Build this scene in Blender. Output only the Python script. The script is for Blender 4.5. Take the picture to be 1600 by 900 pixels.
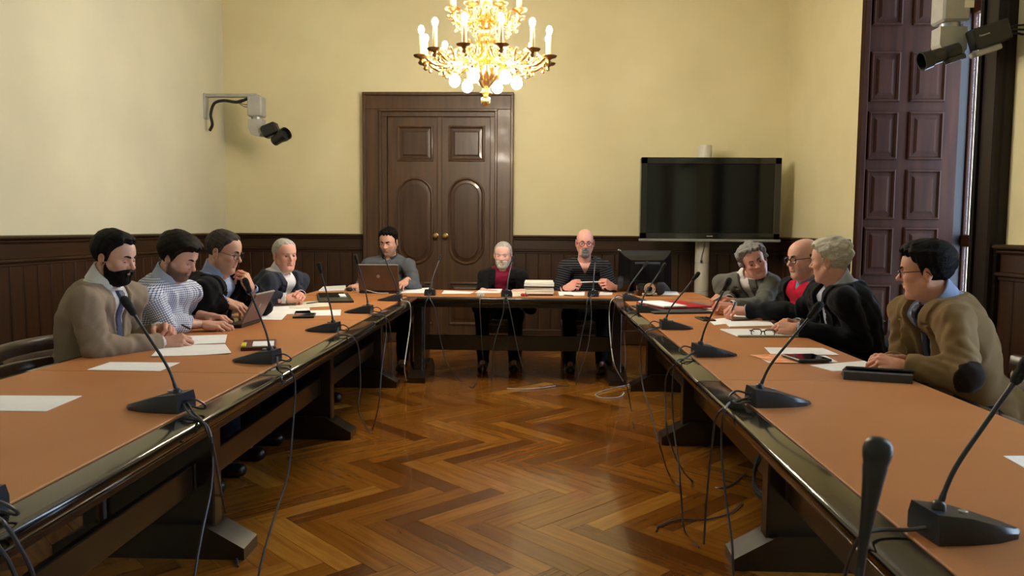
import bpy, bmesh, math, random
import numpy as np
from mathutils import Matrix, Vector
from concurrent.futures import ThreadPoolExecutor

for _o in list(bpy.data.objects): bpy.data.objects.remove(_o)
SC = bpy.context.scene
COL = SC.collection
PI = math.pi

# ------------------------------------------------------------------ camera
FPX = 1200.0                       # focal length in pixels of a 1600 px wide frame
EYE = np.array([0.0, 0.0, 1.27])
def _n(v):
    v = np.asarray(v, float); return v / np.linalg.norm(v)
_cy = _n((40, 92, -FPX))           # world +Y in camera space
_cx = np.array([math.cos(.0075), -math.sin(.0075), 0.0]); _cx = _n(_cx - _cy * _cx.dot(_cy))
_cz = np.cross(_cx, _cy)
RC = np.array([_cx, _cy, _cz])     # camera -> world
cam_d = bpy.data.cameras.new('camera'); cam = bpy.data.objects.new('camera', cam_d); COL.objects.link(cam)
cam_d.sensor_width = 36.0; cam_d.lens = 36.0 * FPX / 1600.0; cam_d.clip_start = .05; cam_d.dof.use_dof = True; cam_d.dof.focus_distance = 4.6; cam_d.dof.aperture_fstop = 10
_m = Matrix.Identity(4)
for i in range(3):
    for j in range(3): _m[i][j] = RC[i][j]
    _m[i][3] = EYE[i]
cam.matrix_world = _m
SC.camera = cam
def ray(px, py): return RC @ np.array([(px - 800) / FPX, (450 - py) / FPX, -1.0])
def atY(px, py, Y): r = ray(px, py); return EYE + r * (Y / r[1])
def atZ(px, py, z): r = ray(px, py); return EYE + r * ((z - EYE[2]) / r[2])
def atX(px, py, x): r = ray(px, py); return EYE + r * (x / r[0])

# ------------------------------------------------------------------ light
SC.view_settings.view_transform = 'Standard'; SC.view_settings.look = 'None'
SC.view_settings.gamma = 1.0; SC.view_settings.use_curve_mapping = False
SC.view_settings.exposure = 0.98
world = bpy.data.worlds.new('overcast_sky'); SC.world = world; world.use_nodes = True
_wn = world.node_tree.nodes; _bg = _wn['Background']
_bg.inputs[0].default_value = (.56, .75, 1.0, 1); _bg.inputs[1].default_value = 6.8
def portal(name, loc, sx, sz, rot):                 # lets Cycles aim its sky samples through a real window opening
    L = bpy.data.lights.new(name, 'AREA'); L.shape = 'RECTANGLE'; L.size = sx; L.size_y = sz
    L.cycles.is_portal = True
    o = bpy.data.objects.new(name, L); COL.objects.link(o); o.location = loc; o.rotation_euler = rot
    return o
WINDOWS = [(4.71, 6.57), (.9, 2.76), (-2.9, -1.04)]   # the openings of the right wall (Y from, Y to)
for a_, b_ in WINDOWS: portal('window_portal', (3.66, (a_ + b_) / 2, 2.1), 1.8, 3.8, (0, math.radians(90), 0))

# ------------------------------------------------------------------ helpers
def link(o, parent=None):
    COL.objects.link(o)
    if parent is not None: o.parent = parent
    return o
def tag(o, label=None, cat=None, group=None, kind=None):
    if label: o['label'] = label
    if cat: o['category'] = cat
    if group: o['group'] = group
    if kind: o['kind'] = kind
    return o
def thing(name, label, cat, loc=(0, 0, 0), rz=0, group=None):
    o = bpy.data.objects.new(name, None); o.empty_display_size = .1; COL.objects.link(o)
    o.location = loc; o.rotation_euler = (0, 0, rz)
    return tag(o, label, cat, group)
def copy_tree(o, parent=None):
    c = o.copy(); COL.objects.link(c); c.parent = parent
    for ch in list(KIDS.get(o.name, [])): KIDS.setdefault(c.name, []).append(copy_tree(ch, c))
    return c
KIDS = {}
def kid(o, p): KIDS.setdefault(p.name, []).append(o); return o

class MB:
    """collects shapes in one bmesh"""
    def __init__(s): s.bm = bmesh.new(); s.uv = None
    def box(s, c, d, bev=0, rot=None, seg=1):
        r = bmesh.ops.create_cube(s.bm, size=1.0)
        vs = r['verts']
        for v in vs: v.co = Vector((v.co.x * d[0], v.co.y * d[1], v.co.z * d[2]))
        if bev > 0:
            es = list({e for v in vs for e in v.link_edges})
            rr = bmesh.ops.bevel(s.bm, geom=es, offset=bev, segments=seg, affect='EDGES', profile=.5)
            vs = list({v for f in rr['faces'] for v in f.verts} | {v for v in vs if v.is_valid})
        M = Matrix.Translation(Vector(c)) @ (rot.to_4x4() if rot is not None else Matrix.Identity(4))
        for v in vs: v.co = M @ v.co
        return s
    def add(s, V, Fs):
        vs = [s.bm.verts.new(tuple(map(float, v))) for v in V]
        for f in Fs:
            try: s.bm.faces.new([vs[i] for i in f])
            except ValueError: pass
        return s
    def tube(s, pts, r, seg=8, caps=True, flat=None):
        P = [np.asarray(p, float) for p in pts]; n = len(P)
        R = r if hasattr(r, '__len__') else [r] * n
        T = [_n(P[min(i + 1, n - 1)] - P[max(i - 1, 0)] + 1e-9) for i in range(n)]
        up = np.array([0, 0, 1.0]) if abs(T[0][2]) < .9 else np.array([0, 1.0, 0])
        u = _n(np.cross(T[0], up)); V = []
        for i in range(n):
            u = _n(u - T[i] * u.dot(T[i])); w = np.cross(T[i], u)
            for k in range(seg):
                a = 2 * PI * k / seg
                V.append(P[i] + R[i] * (math.cos(a) * u + math.sin(a) * w * (flat or 1)))
        Fs = [(i * seg + k, i * seg + (k + 1) % seg, (i + 1) * seg + (k + 1) % seg, (i + 1) * seg + k) for i in range(n - 1) for k in range(seg)]
        if caps: Fs += [tuple(reversed(range(seg))), tuple(range((n - 1) * seg, n * seg))]
        return s.add(V, Fs)
    def lathe(s, prof, c=(0, 0, 0), seg=20, M=None):
        V = []; n = len(prof)
        for r, z in prof:
            for k in range(seg):
                a = 2 * PI * k / seg; p = Vector((r * math.cos(a), r * math.sin(a), z))
                if M is not None: p = M @ p
                V.append((p.x + c[0], p.y + c[1], p.z + c[2]))
        Fs = [(i * seg + k, i * seg + (k + 1) % seg, (i + 1) * seg + (k + 1) % seg, (i + 1) * seg + k) for i in range(n - 1) for k in range(seg)]
        Fs += [tuple(reversed(range(seg))), tuple(range((n - 1) * seg, n * seg))]
        return s.add(V, Fs)
    def prism(s, poly, axis, a, b):
        """extrude a 2D polygon along axis 'x','y' or 'z' from a to b"""
        def p3(q, t):
            return {'x': (t, q[0], q[1]), 'y': (q[0], t, q[1]), 'z': (q[0], q[1], t)}[axis]
        n = len(poly); V = [p3(q, a) for q in poly] + [p3(q, b) for q in poly]
        Fs = [tuple(range(n)), tuple(reversed(range(n, 2 * n)))] + [(i, n + i, n + (i + 1) % n, (i + 1) % n) for i in range(n)]
        return s.add(V, Fs)
    def ball(s, c, r, u=16, v=10, M=None):
        rr = bmesh.ops.create_uvsphere(s.bm, u_segments=u, v_segments=v, radius=1.0)
        r = r if hasattr(r, '__len__') else (r, r, r)
        for x in rr['verts']:
            p = Vector((x.co.x * r[0], x.co.y * r[1], x.co.z * r[2]))
            if M is not None: p = M @ p
            x.co = p + Vector(c)
        return s
    def mesh(s, name, mat, smooth=False, angle=40):
        bmesh.ops.recalc_face_normals(s.bm, faces=s.bm.faces)
        me = bpy.data.meshes.new(name); 
        if smooth:
            ca = math.radians(angle)
            for f in s.bm.faces: f.smooth = True
            for e in s.bm.edges:
                if len(e.link_faces) == 2 and e.calc_face_angle(0) > ca: e.smooth = False
        s.bm.to_mesh(me); s.bm.free()
        if mat is not None: me.materials.append(mat)
        return me
    def obj(s, name, mat, parent=None, smooth=False, angle=40, loc=None):
        o = bpy.data.objects.new(name, s.mesh(name, mat, smooth, angle)); link(o, parent)
        if loc is not None: o.location = loc
        if parent is not None: kid(o, parent)
        return o

def crom(pts, n=6):
    """Catmull-Rom through points"""
    P = [np.asarray(p, float) for p in pts]
    P = [2 * P[0] - P[1]] + P + [2 * P[-1] - P[-2]]; out = []
    for i in range(1, len(P) - 2):
        for k in range(n):
            t = k / n; a, b, c, d = P[i - 1], P[i], P[i + 1], P[i + 2]
            out.append(.5 * (2 * b + (c - a) * t + (2 * a - 5 * b + 4 * c - d) * t * t + (3 * b - a - 3 * c + d) * t ** 3))
    out.append(P[-2]); return out

# ------------------------------------------------------------------ materials
def srgb(r, g, b):
    f = lambda c: (c / 255) / 12.92 if c / 255 <= .04045 else ((c / 255 + .055) / 1.055) ** 2.4
    return (f(r), f(g), f(b))
def nm(name):
    m = bpy.data.materials.new(name); m.use_nodes = True
    t = m.node_tree; return m, t, t.nodes['Principled BSDF']
def pm(name, c1, c2=None, scale=20, rough=.5, bump=0, stretch=(1, 1, 1), metal=0, coat=0, detail=4, co='Object', bscale=None, spec=.5, sheen=0, rvar=0):
    """procedural material: two colours mixed by stretched noise, with a bump"""
    m, t, b = nm(name); N, L = t.nodes, t.links
    c2 = c2 or tuple(x * .8 for x in c1)
    tc = N.new('ShaderNodeTexCoord'); mp = N.new('ShaderNodeMapping'); mp.inputs['Scale'].default_value = stretch
    L.new(tc.outputs[co], mp.inputs[0])
    nz = N.new('ShaderNodeTexNoise'); nz.inputs['Scale'].default_value = scale; nz.inputs['Detail'].default_value = detail
    L.new(mp.outputs[0], nz.inputs['Vector'])
    rp = N.new('ShaderNodeValToRGB'); rp.color_ramp.elements[0].position = .32; rp.color_ramp.elements[1].position = .68
    rp.color_ramp.elements[0].color = (*c1, 1); rp.color_ramp.elements[1].color = (*c2, 1)
    L.new(nz.outputs[0], rp.inputs[0]); L.new(rp.outputs[0], b.inputs['Base Color'])
    b.inputs['Roughness'].default_value = rough; b.inputs['Metallic'].default_value = metal
    b.inputs['Specular IOR Level'].default_value = spec
    if coat: b.inputs['Coat Weight'].default_value = coat; b.inputs['Coat Roughness'].default_value = .08
    if sheen: b.inputs['Sheen Weight'].default_value = sheen
    if rvar:
        mr = N.new('ShaderNodeMapRange'); mr.inputs['To Min'].default_value = rough - rvar; mr.inputs['To Max'].default_value = rough + rvar
        L.new(nz.outputs[0], mr.inputs[0]); L.new(mr.outputs[0], b.inputs['Roughness'])
    if bump:
        n2 = nz
        if bscale:
            n2 = N.new('ShaderNodeTexNoise'); n2.inputs['Scale'].default_value = bscale; n2.inputs['Detail'].default_value = 3
            L.new(mp.outputs[0], n2.inputs['Vector'])
        bp = N.new('ShaderNodeBump'); bp.inputs['Strength'].default_value = bump; bp.inputs['Distance'].default_value = .01
        L.new(n2.outputs[0], bp.inputs['Height']); L.new(bp.outputs[0], b.inputs['Normal'])
    return m
def emit(name, col, strength):
    m, t, b = nm(name)
    nz = t.nodes.new('ShaderNodeTexNoise'); nz.inputs['Scale'].default_value = 4
    mx = t.nodes.new('ShaderNodeMixRGB'); mx.inputs[1].default_value = (*col, 1); mx.inputs[2].default_value = (*[min(1, c * 1.03) for c in col], 1)
    t.links.new(nz.outputs[0], mx.inputs[0]); t.links.new(mx.outputs[0], b.inputs['Emission Color'])
    b.inputs['Base Color'].default_value = (*col, 1); b.inputs['Emission Strength'].default_value = strength
    return m

M = {}
M['wall'] = pm('yellow_wall_paint', srgb(229, 219, 178), srgb(220, 209, 166), 1.3, .75, .08, bscale=90, detail=6)
M['wallleft'] = pm('daylit_wall_paint', srgb(219, 212, 182), srgb(206, 201, 174), 1.1, .78, .08, bscale=90, detail=6)  # same wall paint made paler and greyer: daylight put into the colour
M['ceiling'] = pm('ceiling_plaster', srgb(232, 226, 208), srgb(222, 216, 196), 2, .85, .05)
M['oak'] = pm('dark_oak', srgb(66, 40, 21), srgb(44, 26, 13), 3.0, .38, .12, (7, 7, .55), coat=.15, detail=7)
M['oakh'] = pm('dark_oak_horizontal', srgb(64, 39, 20), srgb(43, 26, 13), 3.0, .38, .12, (.55, 7, 7), coat=.15, detail=7)
M['oaky'] = pm('dark_oak_lengthwise', srgb(64, 39, 20), srgb(43, 26, 13), 3.0, .38, .12, (7, .55, 7), coat=.15, detail=7)
M['door'] = pm('door_oak', srgb(86, 58, 32), srgb(63, 41, 21), 3.0, .42, .10, (8, 8, .6), coat=.08, detail=7)
M['panel'] = pm('door_panel_oak', srgb(74, 47, 26), srgb(54, 34, 18), 3.0, .34, .10, (8, 8, .6), coat=.25, detail=7)
M['shutter'] = pm('mahogany_shutter', srgb(60, 33, 20), srgb(45, 23, 14), 3.0, .55, .08, (7, 7, .6), coat=0, detail=6, spec=.10)
M['lacquer'] = pm('black_lacquered_wood', srgb(26, 22, 16), srgb(19, 16, 11), 5, .12, .02, (4, .6, 4), coat=.5)
M['tablewood'] = pm('dark_table_wood', srgb(38, 25, 14), srgb(25, 16, 9), 3.5, .3, .08, (6, .7, 6), coat=.3, detail=6)
M['leather'] = pm('tan_leather_top', srgb(180, 118, 68), srgb(170, 108, 60), 2.2, .5, .16, bscale=420, detail=5, spec=.35)
M['seatleather'] = pm('brown_leather', srgb(86, 58, 42), srgb(70, 46, 33), 6, .35, .15, bscale=150)
M['chairwood'] = pm('chair_walnut', srgb(62, 40, 26), srgb(44, 28, 18), 4, .35, .06, (6, 6, .8), coat=.2)
M['ebony'] = pm('dark_ebony_frame', srgb(30, 18, 14), srgb(22, 13, 10), 3.0, .45, .05, (7, 7, .6), spec=.3)
M['gold'] = pm('gilt_brass', (1.0, .74, .34), (.92, .60, .22), 30, .22, .15, metal=1.0)
M['darkbrass'] = pm('aged_brass', (.42, .27, .10), (.30, .19, .07), 30, .3, .15, metal=1.0)
M['candle'] = pm('ivory_candle_sleeve', srgb(236, 214, 160), srgb(226, 200, 142), 20, .5, .02)
M['bulb'] = emit('lit_bulb', (1.0, .89, .72), 165)
M['globe'] = emit('lit_frosted_globe', (1.0, .90, .75), 125)
M['blackplastic'] = pm('black_plastic', srgb(24, 24, 26), srgb(18, 18, 20), 40, .38, .05, bscale=600)
M['micbase'] = pm('anthracite_plastic', srgb(38, 43, 54), srgb(30, 34, 43), 30, .35, .04, bscale=500)
M['foam'] = pm('foam_windscreen', srgb(20, 20, 22), srgb(30, 30, 32), 400, .9, .5, detail=2)
M['cable'] = pm('grey_black_cable', srgb(74, 74, 78), srgb(58, 58, 62), 30, .42, .03)
M['cablewhite'] = pm('pale_grey_cable', srgb(196, 196, 190), srgb(176, 176, 170), 30, .45, .03)
M['grey'] = pm('grey_painted_metal', srgb(176, 176, 170), srgb(164, 164, 158), 12, .4, .03)
M['polewhite'] = pm('white_painted_post', srgb(206, 202, 190), srgb(196, 192, 180), 6, .4, .03)
M['silver'] = pm('silver_plastic', srgb(176, 178, 182), srgb(160, 162, 166), 20, .3, .02, metal=.6)
M['chrome'] = pm('polished_chrome', (.85, .87, .92), (.7, .72, .78), 12, .12, .05, metal=1.0)
M['gloss'] = pm('glossy_black_plastic', srgb(12, 12, 14), srgb(9, 9, 11), 10, .12, .01, coat=.6)
M['screen'] = pm('dark_screen_glass', srgb(9, 10, 12), srgb(7, 8, 10), 3, .08, 0, coat=0, spec=.35)
M['paper'] = pm('white_paper', srgb(244, 244, 246), srgb(236, 237, 240), 8, .75, .04)
M['paper2'] = pm('cream_paper', srgb(232, 226, 208), srgb(222, 214, 194), 8, .75, .04)
M['red'] = pm('red_cardboard', srgb(186, 28, 44), srgb(164, 22, 36), 15, .55, .04)
M['maroon'] = pm('maroon_cover', srgb(96, 24, 34), srgb(80, 18, 28), 15, .5, .04)
M['orange'] = pm('orange_print', srgb(238, 130, 48), srgb(244, 196, 160), 24, .6, .02, detail=1)
M['yellow'] = pm('yellow_plastic', srgb(220, 210, 60), srgb(200, 188, 40), 15, .45, .02)
M['laptopgrey'] = pm('bronze_laptop_lid', srgb(104, 84, 72), srgb(94, 75, 64), 14, .35, .02, metal=.3)
M['laptoppink'] = pm('grey_violet_laptop_lid', srgb(132, 116, 118), srgb(120, 104, 106), 14, .35, .02, metal=.3)
M['tablet'] = pm('charcoal_tablet_cover', srgb(58, 60, 66), srgb(48, 50, 55), 40, .6, .05)
M['blue'] = pm('blue_plastic_bag', srgb(28, 60, 150), srgb(20, 44, 116), 20, .35, .4)
M['white'] = pm('white_plastic', srgb(230, 230, 228), srgb(220, 220, 218), 12, .4, .02)

# ------------------------------------------------------------------ the room
XL, XR, YB, YF, ZC = -3.475, 2.664, 8.5, -4.0, 4.7
def struct(o): o['kind'] = 'structure'; return o
struct(MB().box(((XL + XR) / 2 + .3, (YB + YF) / 2, -.06), (XR - XL + 2.2, YB - YF + .6, .08)).obj('floor', M['tablewood']))
struct(MB().box(((XL + XR) / 2 + .3, (YB + YF) / 2, ZC + .05), (XR - XL + 2.2, YB - YF + .6, .1)).obj('ceiling', M['ceiling']))
struct(MB().box(((XL + XR) / 2, YB + .1, ZC / 2 - .1), (XR - XL + .4, .2, ZC + .2)).obj('wall_back', M['wall']))
struct(MB().box(((XL + XR) / 2, YF - .1, ZC / 2 - .1), (XR - XL + .4, .2, ZC + .2)).obj('wall_front', M['wall']))
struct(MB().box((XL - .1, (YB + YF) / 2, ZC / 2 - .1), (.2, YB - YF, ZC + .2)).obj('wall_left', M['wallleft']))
ZT = 4.2
_w = MB(); _ys = [YF] + [y for a, b in sorted(WINDOWS) for y in (a, b)] + [YB]
for i in range(0, len(_ys), 2): _w.box((XR + .55, (_ys[i] + _ys[i + 1]) / 2, ZC / 2 - .1), (1.1, _ys[i + 1] - _ys[i], ZC + .2))
for a, b in WINDOWS: _w.box((XR + .55, (a + b) / 2, (ZT + ZC) / 2), (1.1, b - a, ZC - ZT))
wall_right = struct(_w.obj('wall_right', M['wall']))

# herringbone parquet: every board its own piece, the farthest ones joined
floor = bpy.data.objects['floor']
def plank_mat(name, island):
    m, t, b = nm(name); N, L = t.nodes, t.links
    if island: rnd = N.new('ShaderNodeNewGeometry').outputs['Random Per Island']
    else: rnd = N.new('ShaderNodeObjectInfo').outputs['Random']
    rp = N.new('ShaderNodeValToRGB'); e = rp.color_ramp.elements
    cs = [(0, srgb(112, 64, 18)), (.25, srgb(146, 90, 28)), (.5, srgb(164, 106, 36)), (.75, srgb(150, 92, 28)), (1, srgb(196, 136, 54))]
    e[0].position = 0; e[0].color = (*cs[0][1], 1); e[1].position = 1; e[1].color = (*cs[4][1], 1)
    for p, c in cs[1:4]:
        q = e.new(p); q.color = (*c, 1)
    L.new(rnd, rp.inputs[0])
    uv = N.new('ShaderNodeTexCoord'); ad = N.new('ShaderNodeVectorMath'); ad.operation = 'ADD'
    cb = N.new('ShaderNodeCombineXYZ'); ml = N.new('ShaderNodeMath'); ml.operation = 'MULTIPLY'; ml.inputs[1].default_value = 37.0
    L.new(rnd, ml.inputs[0]); L.new(ml.outputs[0], cb.inputs[0]); L.new(ml.outputs[0], cb.inputs[1])
    L.new(uv.outputs['UV'], ad.inputs[0]); L.new(cb.outputs[0], ad.inputs[1])
    mp = N.new('ShaderNodeMapping'); mp.inputs['Scale'].default_value = (1.2, 16, 1); L.new(ad.outputs[0], mp.inputs[0])
    nz = N.new('ShaderNodeTexNoise'); nz.inputs['Scale'].default_value = 2.4; nz.inputs['Detail'].default_value = 7; nz.inputs['Distortion'].default_value = .6
    L.new(mp.outputs[0], nz.inputs['Vector'])
    gr = N.new('ShaderNodeValToRGB'); gr.color_ramp.elements[0].position = .3; gr.color_ramp.elements[1].position = .66
    gr.color_ramp.elements[0].color = (.66, .58, .52, 1); gr.color_ramp.elements[1].color = (1, 1, 1, 1)
    L.new(nz.outputs[0], gr.inputs[0])
    mx = N.new('ShaderNodeMixRGB'); mx.blend_type = 'MULTIPLY'; mx.inputs[0].default_value = 1
    L.new(rp.outputs[0], mx.inputs[1]); L.new(gr.outputs[0], mx.inputs[2]); L.new(mx.outputs[0], b.inputs['Base Color'])
    b.inputs['Roughness'].default_value = .20; b.inputs['Coat Weight'].default_value = .35; b.inputs['Coat Roughness'].default_value = .06
    bp = N.new('ShaderNodeBump'); bp.inputs['Strength'].default_value = .02; bp.inputs['Distance'].default_value = .004
    L.new(nz.outputs[0], bp.inputs['Height']); L.new(bp.outputs[0], b.inputs['Normal'])
    return m
PL, PW = .62, .103
def plank_bm(bm, M4, uvl):
    g = .0007; c = .0004; hx, hy = PL / 2 - g, PW / 2 - g
    lo = [(-hx, -hy), (hx, -hy), (hx, hy), (-hx, hy)]; hi = [(-hx + c, -hy + c), (hx - c, -hy + c), (hx - c, hy - c), (-hx + c, hy - c)]
    P = [(x, y, -.02) for x, y in lo] + [(x, y, -c) for x, y in lo] + [(x, y, 0) for x, y in hi]
    vs = [bm.verts.new(M4 @ Vector(p)) for p in P]
    for f in [(8, 9, 10, 11)] + [(4 + i, 4 + (i + 1) % 4, 8 + (i + 1) % 4, 8 + i) for i in range(4)] + [(i, (i + 1) % 4, 4 + (i + 1) % 4, 4 + i) for i in range(4)]:
        fc = bm.faces.new([vs[i] for i in f])
        for lp, i in zip(fc.loops, f): lp[uvl].uv = (P[i][0], P[i][1])
_pl = []
_s = math.sqrt(.5)
for j in range(-14, 15):
    for i in range(-90, 91):
        for u, v, ang in ((i * PW + PL / 2 + j * PL, i * PW + PW / 2 - j * PL, -PI / 4), (i * PW + PL + PW / 2 + j * PL, i * PW + PW - PL / 2 - j * PL, PI / 4)):
            x, y = (u + v) * _s, (v - u) * _s + 4.05
            if XL - .1 < x < XR + .25 and .7 < y < YB + .1: _pl.append((x, y, ang))
def _vis(p):            # boards of the open floor between the tables, nearest first
    x, y, a = p; open_ = -1.45 < x < 1.1 and 2.3 < y < 7.4 and abs(x) < .68 * y
    return (0 if open_ else 1, y)
_pl.sort(key=_vis)
_bm = bmesh.new(); _uv = _bm.loops.layers.uv.new('UVMap'); plank_bm(_bm, Matrix.Identity(4), _uv)
_me = bpy.data.meshes.new('plank'); _bm.to_mesh(_me); _bm.free(); _me.materials.append(plank_mat('parquet_oak', False))
rnd = random.Random(4)
for x, y, a in _pl[:300]:
    o = bpy.data.objects.new('plank', _me); link(o, floor); o.location = (x, y, rnd.uniform(-.0006, .0006)); o.rotation_euler = (0, 0, a)
_bm = bmesh.new(); _uv = _bm.loops.layers.uv.new('UVMap')
for x, y, a in _pl[300:]: plank_bm(_bm, Matrix.Translation((x, y, 0)) @ Matrix.Rotation(a, 4, 'Z'), _uv)
_me = bpy.data.meshes.new('parquet'); _bm.to_mesh(_me); _bm.free(); _me.materials.append(plank_mat('parquet_oak_far', True))
o = bpy.data.objects.new('parquet', _me); link(o, floor); o['kind'] = 'stuff'

# wainscot: boards one by one under a moulding, a frieze and a cap
def wainscot(name, a, b, axis, at, side, mat_h):
    """runs from a to b along axis ('x' or 'y') on the wall plane 'at'; side = direction into the room"""
    def bx(mb, u0, u1, z0, z1, d, bev=.004):
        c, s = ((u0 + u1) / 2, at + side * d / 2, (z0 + z1) / 2), (u1 - u0, d, z1 - z0)
        if axis == 'y': c, s = (c[1], c[0], c[2]), (s[1], s[0], s[2])
        mb.box(c, s, bev); return mb
    root = struct(bx(MB(), a, b, .0, 1.17, .012, 0).obj(name, M['oak']))
    bx(MB(), a, b, 0, .16, .045, .008).obj('skirting', mat_h, root)
    bx(bx(MB(), a, b, 1.0, 1.025, .035), a, b, 1.022, 1.045, .055, .008).obj('moulding', mat_h, root)
    bx(MB(), a, b, 1.045, 1.155, .026).obj('frieze', mat_h, root)
    bx(bx(MB(), a, b, 1.15, 1.178, .05, .01), a, b, 1.176, 1.203, .075, .009).obj('cap', mat_h, root)
    n = max(1, round((b - a) / .142)); w = (b - a) / n; me = None
    for i in range(n):
        if me is None: me = bx(MB(), -w / 2 + .003, w / 2 - .003, .155, 1.005, .026, .005); me = shift_mesh(me, 'board', M['oak'], axis, at)
        o = bpy.data.objects.new('board', me); link(o, root)
        u = a + (i + .5) * w; o.location = (u, at, 0) if axis == 'x' else (at, u, 0)
    return root
def shift_mesh(mb, name, mat, axis, at):
    for v in mb.bm.verts:
        if axis == 'x': v.co.y -= at
        else: v.co.x -= at
    return mb.mesh(name, mat)
wainscot('trim_1', XL, -1.915, 'x', YB, -1, M['oakh'])
wainscot('trim_2', -.265, XR, 'x', YB, -1, M['oakh'])
wainscot('trim_3', 2.2, YB - .03, 'y', XL, 1, M['oaky'])
wainscot('trim_4', 6.62, YB - .03, 'y', XR, -1, M['oaky'])
wainscot('trim_5', 3.0, 4.48, 'y', XR, -1, M['oaky'])

# double door with a deep moulded frame
def door():
    yb = YB
    fr = MB()
    x0, x1, zt = -1.912, -.269, 2.735; i0, i1, it = -1.655, -.485, 2.51
    def ring(mb, o, d, w, y0, y1):      # rectangular moulding set back o from the outer edge, w wide
        a0, a1, t = x0 + o, x1 - o, zt - o
        mb.box((a0 + w / 2, (y0 + y1) / 2, (t - w + .004) / 2), (w, y1 - y0, t - w + .004), .006); mb.box((a1 - w / 2, (y0 + y1) / 2, (t - w + .004) / 2), (w, y1 - y0, t - w + .004), .006)
        mb.box(((a0 + a1) / 2, (y0 + y1) / 2 - .001, t - w / 2 + .0005), (a1 - a0 + .001, y1 - y0, w), .006)
    ring(fr, .0, 0, .035, yb - .125, yb); ring(fr, .03, 0, .15, yb - .095, yb); ring(fr, .175, 0, .03, yb - .12, yb); ring(fr, .2, 0, .057, yb - .075, yb)
    root = struct(fr.obj('door_1', M['door']))
    xm = -1.067
    for s, a, b in ((-1, i0, xm), (1, xm, i1)):
        lf = MB().box(((a + b) / 2, yb - .02, it / 2), (b - a - .006, .04, it - .004), .004)
        if s < 0: lf.box((b - .012, yb - .047, it / 2), (.05, .014, it - .01), .005)
        lf = lf.obj('door_leaf', M['door'], root)
        c = (a + b) / 2 + (.012 if s < 0 else -.008); w = .40
        yf = yb - .04
        for z0, z1, stad in ((2.0, 2.39, 0), (.87, 1.83, 1), (.2, .68, 0)):
            if stad:
                r = w / 2; oc = [(c + r * math.cos(t), z1 - r + r * math.sin(t)) for t in np.linspace(0, PI, 17)] + [(c + r * math.cos(t), z0 + r + r * math.sin(t)) for t in np.linspace(PI, 2 * PI, 17)]
            else: oc = [(c + w / 2, z0), (c + w / 2, z1), (c - w / 2, z1), (c - w / 2, z0)]
            ctr = np.array([c, (z0 + z1) / 2]); 
            def inset(q, d):
                if stad:
                    cz = min(max(q[1], z0 + w / 2), z1 - w / 2); v = np.array([q[0] - c, q[1] - cz]); l = np.linalg.norm(v); return (c + v[0] * (l - d) / l, cz + v[1] * (l - d) / l)
                return (q[0] - d * np.sign(q[0] - c), q[1] - d * np.sign(q[1] - ctr[1]))
            prof = [(0, 0), (.004, .016), (.016, .020), (.026, .012), (.034, .002)]     # the moulding's section
            V = []; n = len(oc)
            for d, h in prof: V += [(*inset(q, d)[:1], yf - h, inset(q, d)[1]) for q in oc]
            Fs = [(k * n + i, k * n + (i + 1) % n, (k + 1) * n + (i + 1) % n, (k + 1) * n + i) for k in range(len(prof) - 1) for i in range(n)]
            MB().add(V, Fs).obj('panel_moulding', M['door'], lf, smooth=True, angle=50)
            V = []
            for d, h in [(.03, .001), (.06, .004), (.075, .011)]: V += [(inset(q, d)[0], yf - h, inset(q, d)[1]) for q in oc]
            Fs = [(k * n + i, k * n + (i + 1) % n, (k + 1) * n + (i + 1) % n, (k + 1) * n + i) for k in range(2) for i in range(n)] + [tuple(range(2 * n, 3 * n))]
            MB().add(V, Fs).obj('panel', M['panel'], lf)
        kx = -1.067 + s * .052
        R = Matrix.Rotation(PI / 2, 3, 'X')
        MB().lathe([(.033, 0), (.033, .006), (.022, .010), (.012, .014), (.011, .03), (.024, .036), (.028, .048), (.022, .058), (.004, .061)], (kx, yf + (-.012 if s < 0 else 0), 1.185), 18, M=R).obj('knob', M['darkbrass'], lf, smooth=True)
door()

# windows in deep niches; the one in view has a panelled shutter folded against its far side
def window(n, a, b):
    fx = XR + .90
    f = MB()
    for y in (a + .05, b - .02, (a + b) / 2 - .05, (a + b) / 2 + .05): f.box((fx, y, ZT / 2), (.05, .09 if y < b - .03 else .03, ZT), .006)
    for z in (.12, 1.2, 3.1, ZT - .05):
        f.box((fx, (a + b) / 2, z), (.06, b - a, .1 if z > .5 else .24), .006)
    root = struct(f.obj('window_%d' % n, M['shutter']))
    gm = bpy.data.materials.get('window_glass')
    if gm is None:
        gm, t, bs = nm('window_glass'); N, L = t.nodes, t.links
        tr = N.new('ShaderNodeBsdfTransparent'); gl = N.new('ShaderNodeBsdfGlossy'); mx = N.new('ShaderNodeMixShader'); gl.inputs['Roughness'].default_value = .02
        nz = N.new('ShaderNodeTexNoise'); nz.inputs['Scale'].default_value = .7; mr = N.new('ShaderNodeMapRange'); mr.inputs['To Min'].default_value = .05; mr.inputs['To Max'].default_value = .08
        L.new(nz.outputs[0], mr.inputs[0]); L.new(mr.outputs[0], mx.inputs[0]); L.new(tr.outputs[0], mx.inputs[1]); L.new(gl.outputs[0], mx.inputs[2])
        L.new(mx.outputs[0], N['Material Output'].inputs[0])
    for y0, y1 in ((a + .095, (a + b) / 2 - .095), ((a + b) / 2 + .095, b - .036)):
        for z0, z1 in ((.24, 1.15), (1.25, 3.05), (3.15, ZT - .1)):
            MB().box((fx, (y0 + y1) / 2, (z0 + z1) / 2), (.006, y1 - y0, z1 - z0)).obj('pane', gm, root)
    return root
for k, (a, b) in enumerate(WINDOWS): window(k + 1, a, b)
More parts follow.
